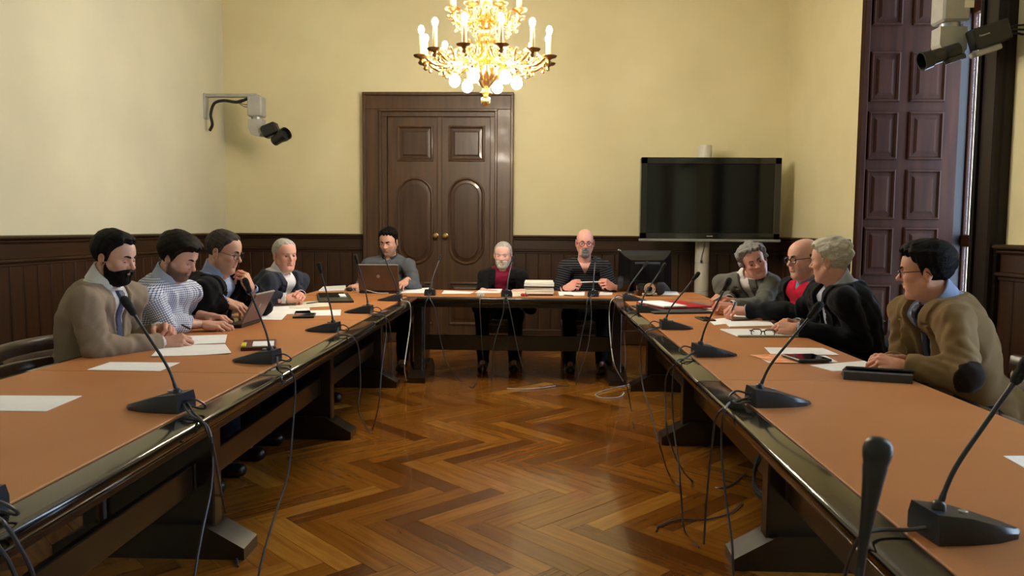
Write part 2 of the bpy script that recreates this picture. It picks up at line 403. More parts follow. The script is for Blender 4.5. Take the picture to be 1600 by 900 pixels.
# architrave of the niche in view
t = MB(); t.box((XR - .02, 4.60, ZT / 2), (.08, .26, ZT + .2), .012); t.box((XR - .035, 4.50, ZT / 2), (.12, .04, ZT + .2), .012); t.box((XR - .03, 4.69, ZT / 2), (.11, .03, ZT + .2), .01)
t.box((XR - .02, 5.6, ZT + .11), (.10, 2.2, .22), .012)
t.box((XR + .45, 6.563, ZT / 2), (.92, .012, ZT))
struct(t.obj('trim_6', M['ebony']))
def shutter():
    y = 6.545; x0, x1 = XR - .01, XR + .79
    r = thing('panelled_shutter', 'tall reddish brown panelled shutter folded into the window niche', 'shutter', (x0, y, 0))
    w = x1 - x0; yf = -.025
    MB().box((w / 2, 0, 2.08), (w, .045, 4.14), .005).obj('leaf', M['shutter'], r)
    fl = MB().box((.022, yf - .01, 2.08), (.05, .03, 4.14), .008).obj('edge_bead', M['shutter'], r)
    cols = [(.063, .308), (.390, .675)]
    zs = [.16, .62, 1.12, 1.62, 2.11, 2.98, 3.46]
    for (a, b) in cols:
        for z in [(.06, .37), (.435, .83), (.906, 1.308), (1.371, 1.785), (1.864, 2.258), (2.336, 2.74), (2.951, 3.36), (3.44, 3.85)]:
            z0, z1 = z; oc = [(b, z0), (b, z1), (a, z1), (a, z0)]; n = 4; cx, cz = (a + b) / 2, (z0 + z1) / 2
            ins = lambda q, d: (q[0] - d * np.sign(q[0] - cx), q[1] - d * np.sign(q[1] - cz))
            V = []
            for d, h in [(0, 0), (.004, .016), (.016, .020), (.024, .006), (.030, .001), (.05, .002), (.072, .013)]: V += [(ins(q, d)[0], yf + .003 - h, ins(q, d)[1]) for q in oc]
            Fs = [(k * n + i, k * n + (i + 1) % n, (k + 1) * n + (i + 1) % n, (k + 1) * n + i) for k in range(6) for i in range(n)] + [(24, 25, 26, 27)]
            MB().add(V, Fs).obj('panel', M['shutter'], r)
shutter()
for k, (a, b) in enumerate(WINDOWS[1:]):
    struct(MB().box((XR + .83, a + .47, 2.08), (.05, .9, 4.14), .005).obj('trim_%d' % (7 + k), M['shutter']))  # unseen shutter leaves, added to cut daylight from the windows out of view
t = thing('light_blocking_shutter', 'unseen dark inner shutter leaf added to cut daylight at the deep window', 'shutter', (XR + .845, 5.26, 0))  # unseen leaf, added to keep window light off the panelled shutter
MB().box((0, 0, 2.08), (.05, 1.06, 4.14), .005).obj('leaf', M['shutter'], t)
for zz in (.5, 1.1, 1.7, 2.3, 2.9, 3.5):
    for yy in (-.26, .26): MB().box((-.03, yy, zz), (.02, .38, .46), .012).obj('panel', M['shutter'], t)

# ------------------------------------------------------------------ tables
ZT_ = .72
def table_unit(name, label, x_in, x_out, y0, y1, far_trestle, grp):
    """a run unit of the side tables: x_in is the aisle edge, x_out the seat edge"""
    s = 1 if x_out > x_in else -1
    r = thing(name, label, 'table', ((x_in + x_out) / 2, (y0 + y1) / 2, 0), 0, grp)
    cx, cy = (x_in + x_out) / 2, (y0 + y1) / 2; W = abs(x_out - x_in); Ly = y1 - y0
    X = lambda x: x - cx
    b = MB()          # lacquered top: a border along both long edges, stepped nosing
    b.box((0, 0, ZT_ - .022), (W, Ly - .002, .036), .012, seg=3)
    b.box((0, 0, ZT_ - .047), (W - .03, Ly - .002, .016), .005)
    b.obj('tabletop', M['lacquer'], r, smooth=True, angle=50)
    MB().box((X((x_in + x_out) / 2 + s * .018), 0, ZT_ - .0015), (W - .087 - .05, Ly - .003, .007), .002).obj('leather_inset', M['leather'], r)
    for xx in (x_in + s * .06, x_out - s * .06): MB().box((X(xx), 0, ZT_ - .070), (.03, Ly - .004, .034), .004).obj('apron', M['tablewood'], r)
    for q, yy in enumerate([y0 + .06] + ([y1 - .06] if far_trestle else [])):
        mid = x_in + s * (.28 + (W - .48) / 2)
        MB().box((X(mid), yy - cy, .36), (W - .48, .075, .60), .006).obj('trestle_panel', M['tablewood'], r)
        pts = []
        xa, xb = X(x_in + s * .155), X(x_out - s * .1)
        lo, hi = min(xa, xb), max(xa, xb)
        pts = [(lo, 0), (hi, 0), (hi, .045), (hi - .16, .135), (lo + .16, .135), (lo, .045)]
        MB().prism(pts, 'y', yy - cy - .07, yy - cy + .07).obj('foot', M['tablewood'], r)
    MB().box((X(x_in + s * .36), 0, .315), (.03, Ly - .02, .105), .004).obj('stretcher', M['tablewood'], r)
    return r
LI, LO, RI, RO = -.953, -1.955, .592, 1.445
YT0, YT1 = 6.13, 6.86
GL, GR = 'left run of conference tables', 'right run of conference tables'
for (a, b, w, far) in ((-.58, 1.12, 'nearest the camera, cut by the frame bottom', 0), (1.12, 2.82, 'with two blank sheets on it', 0), (2.82, 4.5, 'before the two bearded men', 0), (4.5, 6.125, 'in front of the silver-haired man at the back', 1)):
    table_unit('conference_table', 'leather topped table of the left run, ' + w, LI, LO, a, b, far, GL)
for (a, b, w, far) in ((-.58, 1.12, 'under the large foreground microphone', 0), (1.12, 2.82, 'beside the man in the tan jacket', 0), (2.82, 4.5, 'with reading glasses and an orange leaflet', 0), (4.5, 6.125, 'before the curly-haired man at the back', 1)):
    table_unit('conference_table', 'leather topped table of the right run, ' + w, RI, RO, a, b, far, GR)
def cross_table(name, label, xa, xb, y0, y1, vis):
    r = thing(name, label, 'table', ((xa + xb) / 2, (y0 + y1) / 2, 0)); cx, cy = (xa + xb) / 2, (y0 + y1) / 2; W, D = xb - xa, y1 - y0
    MB().box((0, 0, ZT_ - .022), (W, D, .036), .012, seg=3).box((0, 0, ZT_ - .047), (W - .03, D - .03, .016), .005).obj('tabletop', M['lacquer'], r, smooth=True, angle=50)
    MB().box((0, .0, ZT_ - .0015), (W - .09, D - .07, .007), .002).obj('leather_inset', M['leather'], r)
    for yy in (y0 + .06, y1 - .06): MB().box((0, yy - cy, ZT_ - .070), (W - .1, .03, .034), .004).obj('apron', M['tablewood'], r)
    for xx in (-.98, .66) if vis else (xa + .3, xb - .3):
        MB().box((xx - cx, 0, .36), (.075, D - .30, .60), .006).obj('trestle_panel', M['tablewood'], r)
        hy = D / 2 - .07
        MB().prism([(-hy, 0), (hy, 0), (hy, .045), (hy - .14, .135), (-hy + .14, .135), (-hy, .045)], 'x', xx - cx - .07, xx - cx + .07).obj('foot', M['tablewood'], r)
    MB().box((0 if not vis else (-.16 - cx), .0, .30), ((W - .5) if not vis else 1.6, .03, .13), .004).obj('stretcher', M['tablewood'], r)
    return r
cross_table('conference_table', 'tan leather topped black table across the back of the room', LO, RO, YT0, YT1, True)
cross_table('conference_table', 'black table closing the near end, under the foreground microphone', LI + .01, RI - .01, .30, 1.0, False)

# ------------------------------------------------------------------ wall screen on a post
def tv():
    X0, Y0 = 1.768, 8.02
    r = thing('flat_television', 'large black flat television on a white post beside the door', 'television', (X0, Y0, 0))
    w, z0, z1 = 1.425, 1.155, 2.013; zc = (z0 + z1) / 2
    MB().box((0, .03, zc + .012), (w, .10, z1 - z0 - .02), .012).obj('housing', M['gloss'], r)
    f = MB(); t = .068
    for c, s in (((0, -.028, z1 - t / 2), (w, .03, t)), ((0, -.028, z0 + .055), (w, .03, t)), ((-w / 2 + t / 2, -.028, zc), (t, .03, z1 - z0)), ((w / 2 - t / 2, -.028, zc), (t, .03, z1 - z0))): f.box(c, s, .006)
    f.obj('bezel', M['gloss'], r)
    MB().box((0, -.026, zc + .01), (w - .12, .006, z1 - z0 - .12)).obj('screen', M['screen'], r)
    MB().box((0, -.03, z0 + .012), (w + .02, .045, .028), .006).obj('bottom_strip', M['silver'], r)
    MB().box((0, -.0445, z0 + .056), (.062, .002, .010), .0004).obj('badge', M['silver'], r)
    MB().lathe([(.073, 0), (.073, .62), (.070, .622), (.070, .628), (.073, .63), (.073, .92), (.070, .922), (.070, .928), (.073, .93), (.073, 2.145), (.068, 2.155), (.0, 2.155)], (-.03, .15, 0), 28).obj('post', M['polewhite'], r, smooth=True)
    MB().lathe([(.22, 0), (.22, .015), (.08, .03)], (-.03, .15, 0), 28).obj('base_plate', M['grey'], r, smooth=True)
    MB().tube(crom([(-.02, .078, 1.15), (-.03, .073, 1.08), (-.05, .073, 1.0), (-.055, .072, .96)]), .004, 6).box((-.055, .07, .945), (.02, .02, .03), .004).obj('cord', M['cable'], r)
tv()

# ------------------------------------------------------------------ people: smooth distance fields turned into surfaces
class Fld:
    def __init__(s, lo, hi, h):
        s.h = h; s.lo = np.asarray(lo, float); n = np.maximum(4, np.ceil((np.asarray(hi) - s.lo) / h).astype(int) + 1)
        s.ax = [(s.lo[i] + h * np.arange(n[i])).astype(np.float32) for i in range(3)]
        s.F = np.full(tuple(n), .5, np.float32)
    def sl(s, lo, hi):
        r = []
        for i in range(3):
            a = int(np.searchsorted(s.ax[i], lo[i])); b = int(np.searchsorted(s.ax[i], hi[i])); 
            if b - a < 1: return None
            r.append(slice(a, b))
        return tuple(r)
    def xyz(s, r=None):
        r = r or (slice(None),) * 3
        return s.ax[0][r[0]][:, None, None], s.ax[1][r[1]][None, :, None], s.ax[2][r[2]][None, None, :]
    def put(s, r, d, k, op):
        A = s.F[r]
        if op == 'u':
            if k > 0:
                h = np.maximum(k - np.abs(A - d), 0) / k; s.F[r] = np.minimum(A, d) - h * h * (k * .25)
            else: s.F[r] = np.minimum(A, d)
        else:
            if k > 0:
                h = np.maximum(k - np.abs(A + d), 0) / k; s.F[r] = np.maximum(A, -d) + h * h * (k * .25)
            else: s.F[r] = np.maximum(A, -d)
    def cone(s, a, b, ra, rb, k=0, op='u', cut=None, sq=None, m=.03):
        """tapered capsule; cut = (point, direction): kept where dot(p - point, direction) < 0; sq = (axis, factor) flattens it"""
        a = np.asarray(a, float); b = np.asarray(b, float); R = max(ra, rb) + m + k
        if sq is not None: R *= max(1, 1 / sq[1])
        r = s.sl(np.minimum(a, b) - R, np.maximum(a, b) + R)
        if r is None: return s
        x, y, z = s.xyz(r); ba = b - a; L2 = float(ba.dot(ba)) + 1e-12
        px, py, pz = x - a[0], y - a[1], z - a[2]
        t = np.clip((px * ba[0] + py * ba[1] + pz * ba[2]) / L2, 0, 1)
        dx, dy, dz = px - t * ba[0], py - t * ba[1], pz - t * ba[2]
        if sq is not None:
            n, f = sq; q = (dx * n[0] + dy * n[1] + dz * n[2]) * (f - 1); dx = dx + q * n[0]; dy = dy + q * n[1]; dz = dz + q * n[2]
        d = np.sqrt(dx * dx + dy * dy + dz * dz) - (ra + (rb - ra) * t)
        if cut is not None: d = np.maximum(d, (x - cut[0][0]) * cut[1][0] + (y - cut[0][1]) * cut[1][1] + (z - cut[0][2]) * cut[1][2])
        s.put(r, d, k, op); return s
    def ell(s, c, rad, k=0, op='u', R=None, m=.03):
        c = np.asarray(c, float); q = max(rad) + m + k if R is not None else np.asarray(rad) + m + k
        r = s.sl(c - q, c + q)
        if r is None: return s
        x, y, z = s.xyz(r); px, py, pz = x - c[0], y - c[1], z - c[2]
        if R is not None:
            R = np.asarray(R); px, py, pz = (px * R[0, 0] + py * R[1, 0] + pz * R[2, 0]), (px * R[0, 1] + py * R[1, 1] + pz * R[2, 1]), (px * R[0, 2] + py * R[1, 2] + pz * R[2, 2])
        k0 = np.sqrt((px / rad[0]) ** 2 + (py / rad[1]) ** 2 + (pz / rad[2]) ** 2); k1 = np.sqrt((px / rad[0] ** 2) ** 2 + (py / rad[1] ** 2) ** 2 + (pz / rad[2] ** 2) ** 2) + 1e-9
        s.put(r, k0 * (k0 - 1) / k1, k, op); return s
    def surf(s, F=None, smooth=1):
        return nets(s.F if F is None else F, s.lo, s.h, smooth)

def nets(F, lo, h, smooth=1):
    S = F < 0; n = F.shape
    c = np.zeros((n[0] - 1, n[1] - 1, n[2] - 1), np.uint8)
    for a in (0, 1):
        for b in (0, 1):
            for d in (0, 1): c += S[a:n[0] - 1 + a, b:n[1] - 1 + b, d:n[2] - 1 + d]
    act = (c > 0) & (c < 8)
    idx = np.full(act.shape, -1, np.int32); I = np.argwhere(act); N = len(I)
    if N == 0: return np.zeros((0, 3)), np.zeros((0, 4), int)
    idx[act] = np.arange(N)
    i, j, k = I.T; pos = np.zeros((N, 3)); cnt = np.zeros(N)
    cor = [(a, b, d) for a in (0, 1) for b in (0, 1) for d in (0, 1)]
    val = {q: F[i + q[0], j + q[1], k + q[2]] for q in cor}
    for q in cor:
        for ax in range(3):
            if q[ax] == 0:
                p = list(q); p[ax] = 1; fa, fb = val[q], val[tuple(p)]
                m = (fa < 0) != (fb < 0); t = np.where(m, fa / np.where(m, fa - fb, 1), 0)
                e = np.array(q, float); pos[m] += e; pos[m, ax] += t[m]; cnt[m] += 1
    V = lo + h * (I + pos / cnt[:, None]); Q = []
    for ax in range(3):
        b_, c_ = (ax + 1) % 3, (ax + 2) % 3
        s0 = [slice(None)] * 3; s1 = [slice(None)] * 3; s0[ax] = slice(0, n[ax] - 1); s1[ax] = slice(1, n[ax])
        for z in (b_, c_): s0[z] = slice(1, n[z] - 1); s1[z] = slice(1, n[z] - 1)
        A, B = S[tuple(s0)], S[tuple(s1)]
        E = np.argwhere(A != B)
        if len(E) == 0: continue
        pos_ = A[tuple(E.T)]                       # inside at the lower end: normal along +ax
        E = E.copy(); E[:, b_] += 1; E[:, c_] += 1
        def cell(db, dc):
            T = E.copy(); T[:, b_] += db; T[:, c_] += dc; return idx[tuple(T.T)]
        q = np.stack([cell(-1, -1), cell(0, -1), cell(0, 0), cell(-1, 0)], 1)
        q[~pos_] = q[~pos_][:, ::-1]; Q.append(q)
    Q = np.concatenate(Q); Q = Q[(Q >= 0).all(1)]
    for _ in range(smooth):
        e = np.concatenate([Q[:, [0, 1]], Q[:, [1, 2]], Q[:, [2, 3]], Q[:, [3, 0]]]); a = np.concatenate([e[:, 0], e[:, 1]]); b = np.concatenate([e[:, 1], e[:, 0]])
        w = np.bincount(a, minlength=N).astype(float); w[w == 0] = 1
        V = .45 * V + .55 * np.stack([np.bincount(a, V[b, q], N) for q in range(3)], 1) / w[:, None]
    return V, Q

def biggest(VQ):
    """keeps the largest connected piece"""
    V, Q = VQ
    if len(Q) == 0: return VQ
    par = list(range(len(V)))
    def fd(a):
        while par[a] != a: par[a] = par[par[a]]; a = par[a]
        return a
    for q in Q.tolist():
        r = fd(q[0])
        for k in q[1:]: par[fd(k)] = r
    lab = np.array([fd(a) for a in range(len(V))]); best = np.bincount(lab[Q[:, 0]]).argmax()
    keep = lab == best; new = np.cumsum(keep) - 1
    return V[keep], new[Q[keep[Q[:, 0]]]]
def np_mesh(name, V, Q, mat, tint=None, frame=None):
    me = bpy.data.meshes.new(name); me.vertices.add(len(V)); me.vertices.foreach_set('co', np.ascontiguousarray(V, np.float32).ravel())
    me.loops.add(Q.size); me.loops.foreach_set('vertex_index', np.ascontiguousarray(Q, np.int32).ravel())
    me.polygons.add(len(Q)); me.polygons.foreach_set('loop_start', np.arange(len(Q), dtype=np.int32) * 4)
    me.polygons.foreach_set('use_smooth', np.ones(len(Q), bool)); me.update(calc_edges=True)
    if tint is not None:
        at = me.color_attributes.new('tint', 'FLOAT_COLOR', 'POINT'); at.data.foreach_set('color', np.concatenate([tint, np.ones((len(V), 1))], 1).astype(np.float32).ravel())
    me.materials.append(mat); return me

def rot(yaw=0, pitch=0, roll=0):
    """yaw about z (positive turns to the person's left), pitch down positive, roll towards the right shoulder positive"""
    y, p, r = map(math.radians, (yaw, -pitch, roll))
    Rz = np.array([[math.cos(y), -math.sin(y), 0], [math.sin(y), math.cos(y), 0], [0, 0, 1]])
    Rx = np.array([[1, 0, 0], [0, math.cos(p), -math.sin(p)], [0, math.sin(p), math.cos(p)]])
    Ry = np.array([[math.cos(r), 0, math.sin(r)], [0, 1, 0], [-math.sin(r), 0, math.cos(r)]])
    return Rz @ Rx @ Ry

def waves(x, y, z, seed, f, amp):
    """soft irregular folds"""
    r = np.random.RandomState(seed); w = 0
    for q in range(4):
        v = r.normal(size=3); v *= f * (1 + .5 * q) / np.linalg.norm(v); ph = r.rand() * 6.3
        t = x * v[0] + y * v[1] + z * v[2] + ph
        w = w + np.sin(t + 1.2 * np.sin(.6 * t + 5 * z)) * amp / (1 + .5 * q)
    return w.astype(np.float32)

# ---- skin, hair and cloth materials
def skin_mat(name):
    m, t, b = nm(name); N, L = t.nodes, t.links
    a = N.new('ShaderNodeAttribute'); a.attribute_name = 'tint'
    nz = N.new('ShaderNodeTexNoise'); nz.inputs['Scale'].default_value = 70; nz.inputs['Detail'].default_value = 4
    rp = N.new('ShaderNodeValToRGB'); rp.color_ramp.elements[0].color = (.86, .80, .78, 1); rp.color_ramp.elements[1].color = (1.06, 1.02, 1.0, 1)
    tc = N.new('ShaderNodeTexCoord'); L.new(tc.outputs['Object'], nz.inputs['Vector'])
    L.new(nz.outputs[0], rp.inputs[0]); mx = N.new('ShaderNodeMixRGB'); mx.blend_type = 'MULTIPLY'; mx.inputs[0].default_value = 1
    L.new(a.outputs['Color'], mx.inputs[1]); L.new(rp.outputs[0], mx.inputs[2]); L.new(mx.outputs[0], b.inputs['Base Color'])
    b.inputs['Roughness'].default_value = .48; b.inputs['Specular IOR Level'].default_value = .4
    b.inputs['Subsurface Weight'].default_value = .12; b.inputs['Subsurface Radius'].default_value = (.012, .004, .002); b.inputs['Subsurface Scale'].default_value = 1.0
    bp = N.new('ShaderNodeBump'); bp.inputs['Strength'].default_value = .12; bp.inputs['Distance'].default_value = .002
    n2 = N.new('ShaderNodeTexNoise'); n2.inputs['Scale'].default_value = 260; L.new(tc.outputs['Object'], n2.inputs['Vector']); L.new(n2.outputs[0], bp.inputs['Height']); L.new(bp.outputs[0], b.inputs['Normal'])
    return m
SKIN = skin_mat('skin')
def hair_mat(name, c1, c2): return pm(name, c1, c2, 40, .55, .35, (6, 1.0, 1.4), bscale=110, detail=6, spec=.12)
def cloth(name, c1, c2=None, scale=420, bump=.12, rough=.85, sheen=.15): return pm(name, c1, c2 or tuple(x * .82 for x in c1), scale, rough, bump, detail=3, sheen=sheen * .3, spec=.15)
def pattern_cloth(name, base, line, period, width, check):
    """woven lines: a check (two directions) or level stripes, following the cloth in the person's own space"""
    m, t, b = nm(name); N, L = t.nodes, t.links
    at = N.new('ShaderNodeAttribute'); at.attribute_name = 'weave'; sp = N.new('ShaderNodeSeparateXYZ')
    nz = N.new('ShaderNodeTexNoise'); nz.inputs['Scale'].default_value = 9; av = N.new('ShaderNodeVectorMath'); av.operation = 'SCALE'; av.inputs['Scale'].default_value = .003
    ad = N.new('ShaderNodeVectorMath'); L.new(at.outputs['Vector'], nz.inputs['Vector']); L.new(nz.outputs['Color'], av.inputs[0]); L.new(at.outputs['Vector'], ad.inputs[0]); L.new(av.outputs[0], ad.inputs[1]); L.new(ad.outputs[0], sp.inputs[0])
    def lines(sock):
        a = N.new('ShaderNodeMath'); a.operation = 'MULTIPLY'; a.inputs[1].default_value = 1 / period; L.new(sock, a.inputs[0])
        f = N.new('ShaderNodeMath'); f.operation = 'FRACT'; L.new(a.outputs[0], f.inputs[0])
        g = N.new('ShaderNodeMath'); g.operation = 'LESS_THAN'; g.inputs[1].default_value = width; L.new(f.outputs[0], g.inputs[0]); return g.outputs[0]
    z = lines(sp.outputs['Z'])
    if check:
        ax = N.new('ShaderNodeMath'); ax.operation = 'ADD'; L.new(sp.outputs['X'], ax.inputs[0]); L.new(sp.outputs['Y'], ax.inputs[1])
        x = lines(ax.outputs[0]); s = N.new('ShaderNodeMath'); s.operation = 'ADD'; L.new(x, s.inputs[0]); L.new(z, s.inputs[1])
        h = N.new('ShaderNodeMath'); h.operation = 'MULTIPLY'; h.inputs[1].default_value = .5; h.use_clamp = True; L.new(s.outputs[0], h.inputs[0]); fac = h.outputs[0]
    else: fac = z
    mx = N.new('ShaderNodeMixRGB'); mx.inputs[1].default_value = (*base, 1); mx.inputs[2].default_value = (*line, 1); L.new(fac, mx.inputs[0]); L.new(mx.outputs[0], b.inputs['Base Color'])
    b.inputs['Roughness'].default_value = .85; b.inputs['Specular IOR Level'].default_value = .2
    return m
M['eye'] = pm('eye_white', srgb(214, 208, 202), srgb(206, 196, 190), 60, .15, 0)
M['iris'] = pm('brown_iris', srgb(52, 34, 22), srgb(36, 24, 16), 120, .12, 0)
M['frame'] = pm('dark_spectacle_frame', srgb(26, 22, 22), srgb(34, 26, 24), 60, .25, .02)
M['frameteal'] = pm('teal_spectacle_frame', srgb(20, 58, 66), srgb(16, 44, 52), 60, .25, .02)
M['framemetal'] = pm('thin_metal_spectacle_frame', srgb(70, 66, 66), srgb(56, 52, 52), 60, .25, .02, metal=.7)
M['shoe'] = pm('black_shoe_leather', srgb(26, 24, 24), srgb(20, 18, 18), 30, .3, .05)
M['trousers'] = cloth('dark_trouser_cloth', srgb(22, 23, 27))
M['jeans'] = cloth('blue_denim', srgb(44, 56, 84))
M['button'] = pm('horn_button', srgb(70, 58, 48), srgb(50, 40, 34), 60, .35, .02)

HAND = dict(flat=[(.18, .28, .18)] * 4, relaxed=[(.35, .55, .35), (.42, .6, .38), (.48, .65, .4), (.55, .65, .4)],
            type=[(.45, .75, .45), (.5, .8, .5), (.5, .8, .5), (.55, .75, .45)], fist=[(1.15, 1.35, .7)] * 4,
            clasp=[(.75, .95, .55), (.8, 1.0, .55), (.85, 1.0, .55), (.9, 1.0, .55)], pinch=[(.85, .95, .45), (.95, 1.1, .6), (1.05, 1.2, .6), (1.1, 1.2, .6)],
            mouth=[(.75, .75, .35), (.8, .9, .45), (.9, 1.0, .5), (1.0, 1.05, .55)])
def hand_field(side, pose, farm, h, splay=.0, thumb=(.55, .2, .35)):
    """a hand in its own frame: u towards the thumb, v along the fingers, w out of the back; farm = bare forearm length"""
    f = Fld((-.062, -farm - .01, -.115), (.098, .205, .045), h)
    f.cone((0, -farm, 0), (0, -.03, 0), .030 + .055 * max(0, farm - .08), .0255, 0, sq=((0, 0, 1), 1.18))
    f.cone((0, -.04, 0), (0, .022, 0), .0262, .027, .012, sq=((0, 0, 1), 1.35))
    K = [(.0295, .089, .003), (.0085, .0945, .006), (-.0125, .0885, .004), (-.0325, .0775, -.001)]
    for q, k in enumerate(K):
        f.cone((k[0] * .55, .012, -.002), k, .0155, (.0118, .0122, .0112, .0102)[q], .012)
    f.cone((-.028, .02, -.008), (-.033, .06, -.009), .0135, .012, .012)          # heel of the hand
    f.cone((.016, .014, -.010), (.026, .05, -.014), .0165, .013, .012)            # ball of the thumb
    Ls = [(.043, .026, .021), (.047, .030, .022), (.043, .028, .021), (.034, .021, .018)]
    cu = HAND[pose]; tips = []
    for q, k in enumerate(K):
        p = np.array(k); a = 0.0; sp = (1.2, .2, -.7, -1.6)[q] * (.06 + splay)
        rr = (.0098, .0101, .0095, .0083)[q]
        for sgm in range(3):
            a += cu[q][sgm]; d = np.array([math.sin(sp) * math.cos(a), math.cos(sp) * math.cos(a), -math.sin(a)])
            e = p + d * Ls[q][sgm]; f.cone(p, e, rr * (1 - .07 * sgm), rr * (.95 - .08 * sgm), .0045 if sgm == 0 else .003); 
            f.ell(p, (rr * 1.06,) * 3, .003)
            p = e
        tips.append(p)
    t0 = np.array([.020, .020, -.010]); d0 = _n((.78 - .3 * thumb[1], .62 + .3 * thumb[1], -.18 - thumb[2] * .6)); t1 = t0 + d0 * .042
    d1 = _n((.55 - thumb[0] * .6, .80, -.22 - thumb[2])); t2 = t1 + d1 * .033; d2 = _n((.40 - thumb[0] * .9, .86, -.25 - thumb[2] * 1.1)); t3 = t2 + d2 * .026
    f.cone(t0, t1, .0155, .0118, .010); f.cone(t1, t2, .0116, .0104, .004); f.cone(t2, t3, .0106, .0088, .003)
    V, Q = f.surf(smooth=1)
    return V, Q

def head_field(c, N, s, sp, h):
    """head in its own frame (x right, y face, z up), N = neck base in that frame"""
    lo = np.minimum([-.128 * s, -.145 * s, -.15 * s], np.minimum(N - .06, N + .0)); hi = np.maximum([.128 * s, .140 * s, .160 * s], N + .07)
    lo[2] = N[2] - .035
    f = Fld(lo, hi, h); w = sp.get('wide', 1.0); jw = sp.get('jaw', 1.0)
    E = lambda c, r, **k: f.ell(np.array(c) * s, tuple(np.array(r) * s), **{**k, 'k': k.get('k', 0) * s})
    C = lambda a, b, ra, rb, **k: f.cone(np.array(a) * s, np.array(b) * s, ra * s, rb * s, **{**k, 'k': k.get('k', 0) * s})
    E((0, -.014, .034), (.0745 * w, .096, .086)); E((0, .032, -.018), (.060 * w, .058, .088), k=.03)
    E((0, .030, .045), (.060 * w, .056, .052), k=.03)
    for q in (-1, 1):
        C((q * .052 * w, .002, -.048), (q * .030 * w * jw, .048, -.094), .024 * jw, .020 * jw, k=.025)
        E((q * .040 * w, .062, -.022), (.020, .018, .017), k=.022)
        C((q * .012, .083, .024), (q * .040 * w, .070, .026), .0105, .008, k=.012)
        E((q * .030, .0595, -.062), (.020 * jw, .018, .024), k=.02)
    C((-.010, .066, -.100), (.010, .066, -.100), .0195 * jw, .0195 * jw, k=.02)
    jowl = sp.get('jowl', 0)
    if jowl: E((0, .030, -.108), (.045, .04, .022 * jowl), k=.025)
    skull = f.F.copy()
    for q in (-1, 1): E((q * .0315, .094, .003), (.0165, .0165, .0125), k=.012, op='s')
    for q in (-1, 1):
        E((q * .0315, .0712, .002), (.0138, .0118, .0125), k=.003)
        z = sp.get('lid', .0)
    # nose
    nl = sp.get('nose', 1.0)
    C((0, .083, .014), (0, .083 + .022 * nl, -.024), .0078, .0108, k=.008); E((0, .086 + .022 * nl, -.027), (.0115, .010, .0095), k=.006)
    for q in (-1, 1): E((q * .0125, .091, -.030), (.0075, .0095, .0075), k=.006)
    for q in (-1, 1): E((q * .0062, .096 + .006 * nl, -.0375), (.0035, .005, .0035), k=.002, op='s')
    # mouth
    C((-.017, .0805, -.0535), (.017, .0805, -.0535), .0065, .0065, k=.007); C((-.005, .0885, -.0525), (.005, .0885, -.0525), .006, .006, k=.007)
    C((-.013, .0835, -.0655), (.013, .0835, -.0655), .0075, .0075, k=.006)
    C((-.024, .0835, -.0585), (0, .0965, -.0592), .0030, .0030, k=.003, op='s'); C((.024, .0835, -.0585), (0, .0965, -.0592), .0030, .0030, k=.003, op='s')
    E((0, .0935, -.0785), (.020, .0065, .006), k=.008, op='s')
    for q in (-1, 1):       # ears
        Re = rot(0, -8, 0) @ rot(q * -18, 0, 0)
        E((q * .0785 * w, -.012, -.004), (.0085, .0205, .0335), k=.006, R=Re); E((q * .0795 * w, -.010, -.030), (.007, .010, .011), k=.005)
        E((q * .0885 * w, -.010, .000), (.0075, .0115, .021), k=.004, op='s', R=Re)
    # neck
    f.cone(np.array([0, -.024, -.060]) * s, N, .0525 * s * sp.get('neck', 1), .062 * s * sp.get('neck', 1), k=.03)
    f.cone(np.array([0, .018, -.085]) * s, N + np.array([0, .025, 0]), .036 * s, .045 * s, k=.03)
    return f, skull

